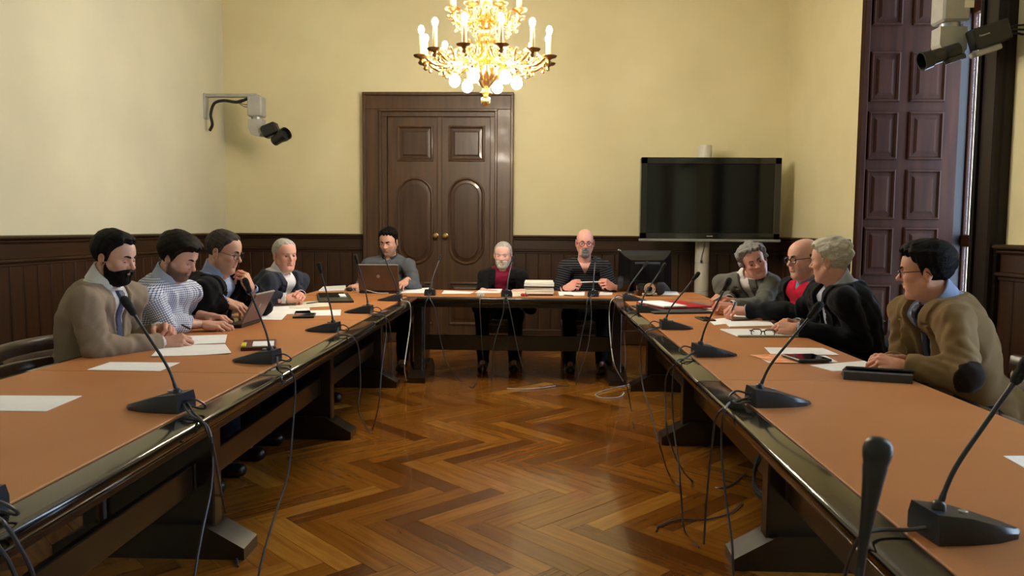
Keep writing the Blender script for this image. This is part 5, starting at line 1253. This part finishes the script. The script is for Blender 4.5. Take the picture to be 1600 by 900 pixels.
sheet([(1100, 480), (1122, 481), (1118, 487), (1096, 484)], 'cream sheet under the tweed man\'s hands', mat='paper2', group=SHEETS)
sheet([(1106, 500), (1140, 496), (1144, 505), (1116, 508)], 'small white sheet beside the phone on the right table', group=SHEETS)
sheet([(1132, 504), (1202, 502), (1210, 510), (1140, 512)], 'white pad between newspaper and spectacles on the right table', group=SHEETS, th=.006)
sheet([(1194, 543), (1286, 544), (1312, 555), (1204, 553)], 'white sheet above the orange leaflet', group=SHEETS, z=ZT_ + .004)
sheet([(1180, 555), (1290, 556), (1310, 566), (1200, 567)], 'white sheet under the black phone and orange leaflet', group=SHEETS)
sheet([(1266, 571), (1350, 564), (1384, 578), (1300, 580)], 'white sheet under the tan-jacketed man\'s hands', group=SHEETS)
sheet([(1568, 713), (1660, 712), (1700, 742), (1600, 731)], 'white sheet cut by the right frame edge', group=SHEETS)
sheet([(1172, 555), (1232, 553), (1250, 567), (1212, 567)], 'leaflet with an orange print beside the black phone', 'leaflet', 'orange', z=ZT_ + .0045, cat='leaflet')
sheet([(1140, 492), (1190, 491), (1206, 498), (1142, 501)], 'folded newspaper pages in front of the man in navy', 'newspaper', 'paper2', ZT_ + .003, .016, cat='newspaper', curl=.006)
def slab(name, label, cat, corners, th, mat, z=ZT_ + .002, bev=.003, parts=(), group=None):
    """a flat box whose top view fits three picture points: near-left, near-right, far-left"""
    a, b, c = (on(x, y, z) for x, y in corners); u = b - a; v = c - a; W, D = np.linalg.norm(u), np.linalg.norm(v); ang = math.atan2(u[1], u[0])
    ctr = (b + c) / 2; r = thing(name, label, cat, (ctr[0], ctr[1], z), ang, group)
    MB().box((0, 0, th / 2), (W, D, th), min(bev, th / 2.5)).obj('body', M[mat], r)
    for pn, pm_, cx, cy, sx, sy, z0, t in parts: MB().box((cx * W, cy * D, z0 + t / 2), (sx * W, sy * D, t), min(.002, t / 3)).obj(pn, M[pm_], r)
    return r
slab('phone', 'black phone lying on sheets of the left table', 'phone', [(458, 497), (492, 496.5), (460, 491.5)], .010, 'blackplastic', ZT_ + .005, parts=[('screen', 'screen', 0, 0, .9, .86, .0095, .001)])
slab('phone', 'black phone lying on the orange leaflet', 'phone', [(1236, 566), (1288, 565), (1232, 557)], .011, 'blackplastic', ZT_ + .008, parts=[('screen', 'screen', 0, 0, .9, .86, .0105, .001)])
slab('phone', 'small black phone at the edge of the papers before the man in navy', 'phone', [(1090, 502), (1110, 502), (1094, 497)], .010, 'blackplastic', parts=[('screen', 'screen', 0, 0, .9, .86, .0095, .001)])
slab('pencil_case', 'dark pouch with a white label and a yellow end on the left table', 'pouch', [(372, 549), (428, 547), (384, 535)], .012, 'maroon', parts=[('label_card', 'paper', .12, -.05, .62, .55, .0115, .003), ('end_cap', 'yellow', -.44, -.1, .14, .4, .009, .008), ('zip', 'blackplastic', 0, -.46, .98, .08, .008, .007)])
slab('notebook', 'spiral notebook with white pages under the spectacles', 'notebook', [(1144, 527), (1240, 527), (1132, 516)], .008, 'paper', parts=[('spine', 'grey', 0, -.48, .98, .06, .002, .009)])
slab('folder', 'black folder with a glossy flap on the left table before the silver-haired man', 'folder', [(490, 474), (545, 473), (502, 461)], .016, 'blackplastic', parts=[('flap', 'gloss', -.05, .18, .8, .5, .015, .008), ('papers', 'paper', .25, .05, .2, .3, .0155, .010)])
slab('folder', 'dark grey document folder lying under the red one on the right table', 'folder', [(1002, 491), (1092, 490), (1006, 480)], .014, 'tablet')
slab('folder', 'red cardboard folder with white sheets on the right table', 'folder', [(1012, 483), (1088, 481), (1018, 474)], .012, 'red', ZT_ + .017, parts=[('papers', 'paper', -.27, -.05, .48, .9, .011, .010)])
slab('folder', 'grey folder between the red one and the tweed man\'s hands', 'folder', [(1060, 481), (1106, 480), (1056, 474)], .010, 'silver', ZT_ + .002)
# stack of files on the back table, each its own thing
_b = on(843, 462); rnd = random.Random(8)
for k, (mt, t, lb) in enumerate([('maroon', .010, 'maroon bound file, lowest of the stack on the back table'), ('paper', .018, 'thick white file second from the bottom of the stack on the back table'), ('paper2', .014, 'cream file in the lower middle of the stack on the back table'), ('paper', .016, 'white file in the middle of the stack on the back table'), ('tablet', .007, 'thin dark file in the upper middle of the stack on the back table'), ('paper', .016, 'white file second from the top of the stack on the back table'), ('paper', .014, 'white file on top of the stack on the back table')]):
    z = ZT_ + .003 + sum([.010, .018, .014, .016, .007, .016, .014][:k]) + .0022 * k
    r = thing('file_folder', lb, 'folder', (_b[0] + rnd.uniform(-.006, .006), _b[1] + .12 + rnd.uniform(-.008, .008), z), rnd.uniform(-.05, .05), 'stack of files on the back table')
    MB().box((0, 0, t / 2), (.235 + rnd.uniform(-.012, .012), .30, t), .003).obj('pages', M[mt], r)
    if mt == 'paper': MB().box((0, 0, t + .0002), (.238, .298, .0014), .0004).obj('cover', M['paper2'], r)
tag(MB().ball((0, 0, .014), (.020, .018, .014), 12, 8).box((.03, 0, .008), (.03, .02, .012), .004).obj('stapler', M['red'], None, smooth=True, loc=tuple(on(817, 464) + np.array([0, .02, 0.002]))), 'small red stapler beside the stack of files', 'stapler')
r = thing('cable_connector', 'small white connector box hanging at the back table edge', 'connector', tuple(atZ(751, 463, ZT_ + .003)))
MB().box((0, 0, .018), (.062, .03, .036), .006).obj('shell', M['white'], r); MB().tube(crom([(0, -.015, .012), (0, -.06, .0), (.0, -.085, -.08), (.01, -.08, -.25), (.015, -.06, -.38), (.02, .05, -.55), (.0, .1, -.70)], 5), .0036, 6).obj('cable', M['cable'], r, smooth=True)

def spectacles():
    c = on(1192, 526); r = thing('spectacles', 'folded dark reading glasses lying on the notebook edge', 'glasses', (c[0], c[1], ZT_ + .004), -.05)
    f = MB()
    for q in (-1, 1):
        pts = [(q * .034 + .026 * np.sign(math.cos(t)) * abs(math.cos(t)) ** .6, 0, .018 + .016 * np.sign(math.sin(t)) * abs(math.sin(t)) ** .6) for t in np.linspace(0, 2 * PI, 21)]; f.tube(pts, .0028, 6)
    f.tube([(-.008, 0, .02), (0, -.004, .024), (.008, 0, .02)], .0026, 6); f.obj('rims', M['frame'], r, smooth=True)
    MB().tube(crom([(-.062, 0, .024), (-.058, .05, .022), (-.03, .11, .012), (-.015, .125, .004)], 4), .0026, 6).obj('temple', M['frame'], r, smooth=True)
    MB().tube(crom([(.062, 0, .024), (.058, .05, .022), (.03, .11, .012), (.015, .125, .004)], 4), .0026, 6).obj('temple', M['frame'], r, smooth=True)
spectacles()
def pen(label, a, b, mat, clip=True, r_=.0045):
    a, b = np.array(a), np.array(b); L_ = np.linalg.norm(b - a); q = Vector((0, 0, 1)).rotation_difference(Vector(b - a)); 
    r = thing('pen', label, 'pen', tuple(a)); r.rotation_mode = 'QUATERNION'; r.rotation_quaternion = q
    MB().lathe([(.001, 0), (r_ * .6, .008), (r_, .014), (r_, L_ - .004), (r_ * .7, L_)], seg=10).obj('barrel', M[mat], r, smooth=True)
    if clip: MB().box((r_ + .001, 0, L_ - .03), (.002, .003, .04), .0006).obj('clip', M['silver'], r)
pen('black pen held by the bearded man in beige', atY(283, 507, 3.50), atY(297, 514, 3.44), 'blackplastic')
pen('dark pen lying on papers before the silver-haired man', on(478, 474, ZT_ + .012), on(498, 472, ZT_ + .012), 'tienavy' if 'tienavy' in M else 'blackplastic')
pen('pale pen held between both hands of the man in stripes', atY(907, 441, 6.63), atY(939, 440, 6.63), 'white', r_=.0045)
pen('black pen lying before the man in stripes', on(880, 461, ZT_ + .008), on(896, 462, ZT_ + .008), 'blackplastic')
pen('white pen held by the man in grey tweed', atY(1112, 470, 5.0), atY(1128, 461, 5.02), 'white')
pen('black pen held upright by the man in navy cardigan', atY(1143, 487, 4.66), atY(1149, 472, 4.70), 'blackplastic')

def laptop(name, label, loc, rz, w, d, open_, lidmat, emblem):
    r = thing(name, label, 'laptop', loc, rz)          # opens towards -y of its own frame, lid hinged at +y... the user sits at -y
    MB().box((0, 0, .011), (w, d, .022), .005).obj('base', M['blackplastic'], r)
    MB().box((0, -.02, .0222), (w * .9, d * .5, .003), .001).obj('keyboard', M['gloss'], r)
    a = math.radians(open_ - 90); R = Matrix.Rotation(-a, 3, 'X'); h = d * .98
    c = Vector((0, d / 2 - .004, .022)) + R @ Vector((0, 0, h / 2)); MB().box(tuple(c), (w, .010, h), .004, rot=R).obj('lid', M[lidmat], r)
    c2 = Vector((0, d / 2 - .004, .022)) + R @ Vector((0, -.0058, h / 2)); MB().box(tuple(c2), (w * .92, .002, h * .88), .0005, rot=R).obj('screen', M['screen'], r)
    if emblem:
        c3 = Vector((0, d / 2 - .004, .022)) + R @ Vector((0, .0052, h * .56)); MB().lathe([(.014, 0), (.014, .0012), (.012, .0016)], tuple(c3), 20, M=R @ Matrix.Rotation(-PI / 2, 3, 'X')).obj('emblem', M['silver'], r, smooth=True)
    c4 = Vector((0, d / 2 - .004, .022)) + R @ Vector((0, 0, h - .003)); MB().box(tuple(c4), (w * 1.0, .0115, .008), .002, rot=R).obj('lid_edge', M['silver'], r)
    return r
p = on(590, 455); laptop('laptop', 'open bronze laptop with round emblem on the back left corner', (-1.325, 6.50, ZT_ + .002), PI + .02, .34, .24, 108, 'laptopgrey', True)
p = on(388, 513); laptop('laptop', 'small grey-violet laptop in front of the man in the checked shirt', (-1.69, 4.22, ZT_ + .002), -PI / 2 - .03, .27, .19, 118, 'laptoppink', True)
loose('cable', 'white cable from the bronze laptop along the table', [atY(x, y, 6.42) for x, y in [(548, 446)]] + ontop((556, 456), (566, 452)) + [np.array((-1.42, 6.36, ZT_ + .03)), np.array((-1.33, 6.34, ZT_ + .010)), np.array((-1.24, 6.36, ZT_ + .008))], .004, 'cablewhite')
r = thing('computer_mouse', 'black mouse under the grey-sweatered man\'s hand', 'mouse', (-1.63, 6.60, ZT_ + .003), .3); MB().ball((0, 0, .014), (.030, .052, .020), 14, 8).obj('shell', M['blackplastic'], r, smooth=True); MB().box((0, .028, .031), (.006, .016, .006), .002).obj('wheel', M['grey'], r)
# tablet propped on its folded cover
a = on(1300, 588); b = on(1420, 600)
r = thing('tablet', 'tablet lying in an open charcoal folding cover before the tan-jacketed man', 'tablet', tuple((np.array(on(1372, 592)) + np.array([0, 0, .002]))), -.30)
MB().prism([(-.075, 0), (.045, 0), (.045, .005), (-.062, .034), (-.075, .030)], 'x', -.125, .105).obj('cover', M['tablet'], r)
R_ = Matrix.Rotation(math.radians(-14), 3, 'X'); MB().box((.0, .03, .024), (.235, .15, .009), .003, rot=R_).obj('case', M['blackplastic'], r); MB().box((.0, .03, .0292), (.215, .132, .001), .0003, rot=R_).obj('screen', M['screen'], r)
# black monitor seen from behind and the projector in front of it
def monitor():
    r = thing('monitor', 'glossy black computer monitor standing at the back right corner', 'monitor', (.93, 6.72, ZT_ + .002), .12)
    V = []; prof = [(0.00, .235, .02, .36), (.03, .24, .015, .37), (.07, .20, .06, .325), (.11, .15, .10, .29)]
    for y, hw, z0, z1 in prof: V += [(-hw, -y, z0), (hw, -y, z0), (hw * .96, -y, z1), (-hw * .96, -y, z1)]
    Fs = [(k * 4 + i, k * 4 + (i + 1) % 4, (k + 1) * 4 + (i + 1) % 4, (k + 1) * 4 + i) for k in range(3) for i in range(4)] + [(3, 2, 1, 0), (12, 13, 14, 15)]
    MB().add(V, Fs).obj('rear_housing', M['gloss'], r)
    MB().box((0, .006, .195), (.44, .006, .32), .002).obj('screen', M['screen'], r)
    MB().box((0, -.114, .265), (.22, .006, .018), .002).obj('vent_ridge', M['tablet'], r)
    MB().box((-.215, -.02, .365), (.05, .03, .012), .004, rot=Matrix.Rotation(.5, 3, 'Y')).obj('corner_trim', M['silver'], r)
    MB().box((0, -.03, .008), (.26, .18, .016), .006).box((0, -.05, .05), (.08, .04, .09), .006).obj('stand', M['blackplastic'], r)
    r = thing('projector', 'small black projector with a shiny chrome front beside the monitor', 'projector', (.94, 6.43, ZT_ + .002), .1)
    MB().box((.0, .05, .055), (.22, .17, .10), .02, seg=2).obj('housing', M['gloss'], r, smooth=True)
    Rx = Matrix.Rotation(PI / 2, 3, 'X'); MB().lathe([(.046, 0), (.050, .012), (.046, .02), (.040, .018), (.036, .006), (.0, .004)], (-.01, -.036, .060), 24, M=Rx).obj('lens_ring', M['chrome'], r, smooth=True)
    MB().ball((-.01, -.034, .060), (.030, .012, .030), 16, 10).obj('lens', M['screen'], r, smooth=True)
    for q in (-1, 1): MB().box((-.01 + q * .045, -.04, .016), (.04, .02, .022), .006).obj('foot', M['chrome'], r)
    MB().ball((.085, -.01, .06), (.045, .045, .055), 16, 10).obj('speaker', M['foam'], r, smooth=True)
monitor()
r = thing('plastic_bag', 'crumpled blue plastic bag lying under the left table', 'bag', (-1.5, 2.98, 0)); _f = Fld((-.12, -.12, .0), (.12, .12, .2), .008); _f.ell((0, 0, .075), (.085, .07, .07)); _x, _y, _z = _f.xyz(); _f.F += waves(_x, _y, _z, 3, 60, .010); _f.F = np.maximum(_f.F, .004 - _z + 0 * _x + 0 * _y).astype(np.float32); _V, _Q = _f.surf(); link(bpy.data.objects.new('bag_body', np_mesh('bag_body', _V, _Q, M['blue'])), r)

# ------------------------------------------------------------------ chandelier
def chandelier():
    cx, cy = -.375, 5.5
    zz_ = 2.405
    r = thing('chandelier', 'gilded chandelier with two tiers of lit candle bulbs hanging over the table opening', 'chandelier', (cx, cy, zz_))
    MB().lathe([(.0, -.275), (.022, -.27), (.035, -.25), (.036, -.235), (.030, -.215), (.014, -.205), (.03, -.195), (.050, -.185), (.03, -.172), (.022, -.15), (.05, -.12), (.085, -.07), (.10, -.03), (.09, .0), (.06, .03), (.045, .06), (.07, .10), (.085, .14), (.06, .18), (.04, .22), (.055, .26), (.09, .30), (.10, .34), (.07, .38), (.04, .42), (.03, .50), (.05, .56), (.035, .62), (.012, .66), (.012, 2.25), (.09, 2.25)], seg=28).obj('stem', M['gold'], r, smooth=True, angle=60)
    # leafy cups around the stem
    lf = MB()
    for k in range(12):
        a = 2 * PI * k / 12 + .1
        for rad, z, h in ((.05, .06, .11), (.06, .26, .13), (.06, -.10, .09)):
            d = np.array([math.cos(a), math.sin(a), 0]); lf.tube(crom([d * rad + (0, 0, z), d * (rad + .05) + (0, 0, z + h * .5), d * (rad + .085) + (0, 0, z + h), d * (rad + .105) + (0, 0, z + h * .85)], 3), [.014, .018, .02, .019, .018, .016, .012, .008, .006, .004], 6, flat=.35)
    o = lf.obj('leaf_ornament', M['gold'], r, smooth=True); o['kind'] = 'stuff'
    def arm(a, R, z0, zc, first):
        d = np.array([math.cos(a), math.sin(a), 0]); t = np.array([-d[1], d[0], 0]); P = lambda q, z: d * q + np.array([0, 0, z])
        m = MB(); s = R / .46
        m.tube(crom([P(.06, z0), P(.14 * s, z0 - .055), P(.25 * s, z0 - .10), P(.36 * s, z0 - .105), P(.44 * s, z0 - .055), P(R, zc - .03)], 5), [.011] * 26, 8)
        # scrolls and buds along the arm
        for q, z, rr, sg in ((.24 * s, z0 - .045, .045 * s, 1), (.385 * s, z0 - .060, .040 * s, -1), (.15 * s, z0 + .0, .035 * s, 1), (.33 * s, z0 - .135, .028 * s, 1)):
            m.tube([P(q + rr * (1 - u / 9) * math.cos(sg * u), z + rr * (1 - u / 9) * math.sin(sg * u)) for u in np.linspace(0, 7.0, 20)], np.linspace(.008, .004, 20), 6)
        for q, z in ((.30 * s, z0 - .150), (.20 * s, z0 - .115), (.425 * s, z0 - .105)): m.ball(P(q, z), (.014, .014, .018), 8, 6)
        for sd in (-1, 1):
            m.tube(crom([P(.28 * s, z0 - .10), P(.32 * s, z0 - .075) + t * sd * .03, P(.37 * s, z0 - .03) + t * sd * .055, P(.40 * s, z0 - .05) + t * sd * .065], 4), np.linspace(.012, .003, 13), 6, flat=.5)
        ob = m.obj('arm', M['gold'], r, smooth=True, angle=70)
        dp = MB().lathe([(.0, -.045), (.012, -.04), (.018, -.028), (.010, -.018), (.022, -.006), (.048, .0), (.056, .012), (.050, .010), (.02, .004), (.014, .02), (.0, .02)], tuple(P(R, zc)), 18).obj('drip_pan', M['darkbrass'], ob, smooth=True, angle=70)
        MB().lathe([(.0155, .01), (.0155, .150), (.012, .155), (0, .155)], tuple(P(R, zc)), 14).obj('candle', M['candle'], ob, smooth=True)
        MB().lathe([(.009, .153), (.014, .161), (.020, .176), (.021, .189), (.016, .203), (.007, .213), (0, .215)], tuple(P(R, zc)), 14).obj('bulb', M['bulb'], ob, smooth=True)
    for k in range(12): arm(2 * PI * k / 12 + .28 - PI / 2, .455, .10, .04, k == 0)
    for k in range(8): arm(2 * PI * k / 8 + .45, .25, .38, .36, False)
    for k in range(6):
        a = 2 * PI * k / 6 + .2; d = np.array([math.cos(a), math.sin(a), 0])
        h = MB().tube(crom([d * .06 + (0, 0, -.03), d * .14 + (0, 0, -.0), d * .205 + (0, 0, -.035), d * .22 + (0, 0, -.065)], 4), .009, 8).lathe([(.03, -.06), (.022, -.045), (.01, -.035)], tuple(d * .22), 12).obj('lamp_arm', M['gold'], r, smooth=True)
        MB().ball(tuple(d * .22 + (0, 0, -.105)), (.039, .039, .043), 16, 10).obj('globe_bulb', M['globe'], h, smooth=True)
chandelier()

# ------------------------------------------------------------------ remote cameras on the walls
def rig(name, label, o, s, fx, lens_dir, near):
    """bracket from the wall (direction fx = +1 right / -1 left into the room), grey pan head, black camera"""
    r = thing(name, label, 'camera', o)
    MB().box((fx * .008, 0, -.11), (.016, .10 * s, .26 * s), .004).obj('wall_plate', M['grey'], r)
    L_ = .56 * s if not near else .36
    MB().box((fx * L_ / 2, 0, .0), (L_, .07 * s, .035 * s), .006).obj('bracket_arm', M['grey'], r)
    hx = fx * (L_ - .02 * s)
    MB().box((hx, 0, -.115 * s), (.15 * s, .15 * s, .21 * s), .012).obj('pan_head', M['grey'], r)
    MB().lathe([(.055 * s, -.245 * s), (.055 * s, -.215 * s)], (hx, 0, 0), 20).obj('collar', M['silver'], r, smooth=True)
    MB().prism([(hx - .075 * s, -.245 * s), (hx + .075 * s, -.245 * s), (hx + .075 * s, -.37 * s), (hx + .04 * s, -.42 * s), (hx - .05 * s, -.40 * s), (hx - .075 * s, -.34 * s)], 'y', -.05 * s, .05 * s).obj('tilt_head', M['grey'], r)
    return r, hx
r, hx = rig('wall_camera', 'grey and black remote camera on a bracket high on the left wall', (XL, 8.02, 2.63), 1.0, 1, None, False)
Rc = Matrix.Rotation(math.radians(0), 3, 'Z') @ Matrix.Rotation(math.radians(-22), 3, 'Y')
c = Vector((hx + .16, -.05, -.36)); MB().box(tuple(c), (.17, .12, .13), .02, rot=Rc).obj('camera_body', M['blackplastic'], r)
Rz = Matrix.Rotation(math.radians(-30), 3, 'Z') @ Rc; c2 = c + Vector((.12, -.06, -.08)); MB().lathe([(.05, -.09), (.055, .0), (.068, .05), (.068, .10), (.058, .10), (.052, .06), (0, .055)], tuple(c2), 20, M=Rz @ Matrix.Rotation(PI / 2, 3, 'Y')).obj('lens_hood', M['blackplastic'], r, smooth=True, angle=50)
MB().tube(crom([(hx - .07, -.06, -.04), (hx - .18, -.06, -.075), (.22, -.06, -.06), (.12, -.06, -.09), (.08, -.06, -.20), (.09, -.05, -.30), (.05, -.02, -.36)], 6), .016, 8).obj('cable_sleeve', M['blackplastic'], r, smooth=True)
for q, zz in enumerate((-.045, -.10, -.125)): MB().tube(crom([(hx - .07, -.05, zz), (hx - .12, -.058, zz + .005 * q), (hx - .19, -.06, -.065)], 4), .004, 6).obj('cable', M['blackplastic'], r, smooth=True)

o = atX(1604, -30, XR); r, hx = rig('wall_camera', 'large black remote camera with pale pan head at the upper right corner', (XR, o[1] + .12, o[2] + .02), 1.0, -1, None, True)
loc = np.array((XR, o[1] + .12, o[2] + .02)); yb_ = loc[1] - .12
A = atY(1442, 92, yb_) - loc; B = atY(1600, 40, yb_) - loc; dv = Vector(A - B).normalized(); Rb = Vector((-1, 0, 0)).rotation_difference(dv).to_matrix(); at_ = lambda x, y: Vector(atY(x, y, yb_) - loc)
MB().box(tuple(at_(1545, 55)), (.20, .085, .115), .008, rot=Rb).obj('camera_body', M['blackplastic'], r)
MB().box(tuple(at_(1540, 80)), (.15, .07, .03), .006, rot=Rb).obj('mount_plate', M['grey'], r)
MB().lathe([(.036, -.10), (.038, -.02), (.034, -.015), (.040, 0), (.042, .05), (.050, .058), (.054, .11), (.046, .11), (.042, .07), (0, .06)], tuple(at_(1470, 86)), 24, M=Rb @ Matrix.Rotation(-PI / 2, 3, 'Y')).obj('lens', M['blackplastic'], r, smooth=True, angle=40)
MB().box(tuple(at_(1492, 92)), (.10, .05, .03), .004, rot=Rb).obj('lens_motor', M['tablet'], r)
for q in range(3): MB().tube(crom([tuple(at_(1572, 44 + 5 * q)), tuple(at_(1588, 40 + 6 * q)), tuple(at_(1604, 38 + 8 * q)), tuple(at_(1625, 30 + 8 * q))], 4), .006, 6).obj('cable', M['blackplastic'], r, smooth=True)
MB().box(tuple(at_(1515, 6) + Vector((0, -.0, 0))), (.05, .004, .04), .001).obj('type_plate', M['paper2'], r)
tc = bpy.data.curves.new('maker_lettering', 'FONT'); tc.body = 'Panasonic'; tc.size = .015; tc.extrude = .0006; tc.align_x = 'CENTER'
to = bpy.data.objects.new('t', tc); COL.objects.link(to); bpy.context.view_layer.update(); _tm = bpy.data.meshes.new_from_object(to.evaluated_get(bpy.context.evaluated_depsgraph_get())); bpy.data.objects.remove(to); _tm.materials.clear(); _tm.materials.append(M['white'])
o = bpy.data.objects.new('lettering', _tm); link(o, r); o.matrix_local = Matrix.Translation(at_(1532, 58) + Vector((0, -.0445, 0))) @ Rb.to_4x4() @ Matrix.Rotation(PI / 2, 4, 'X')
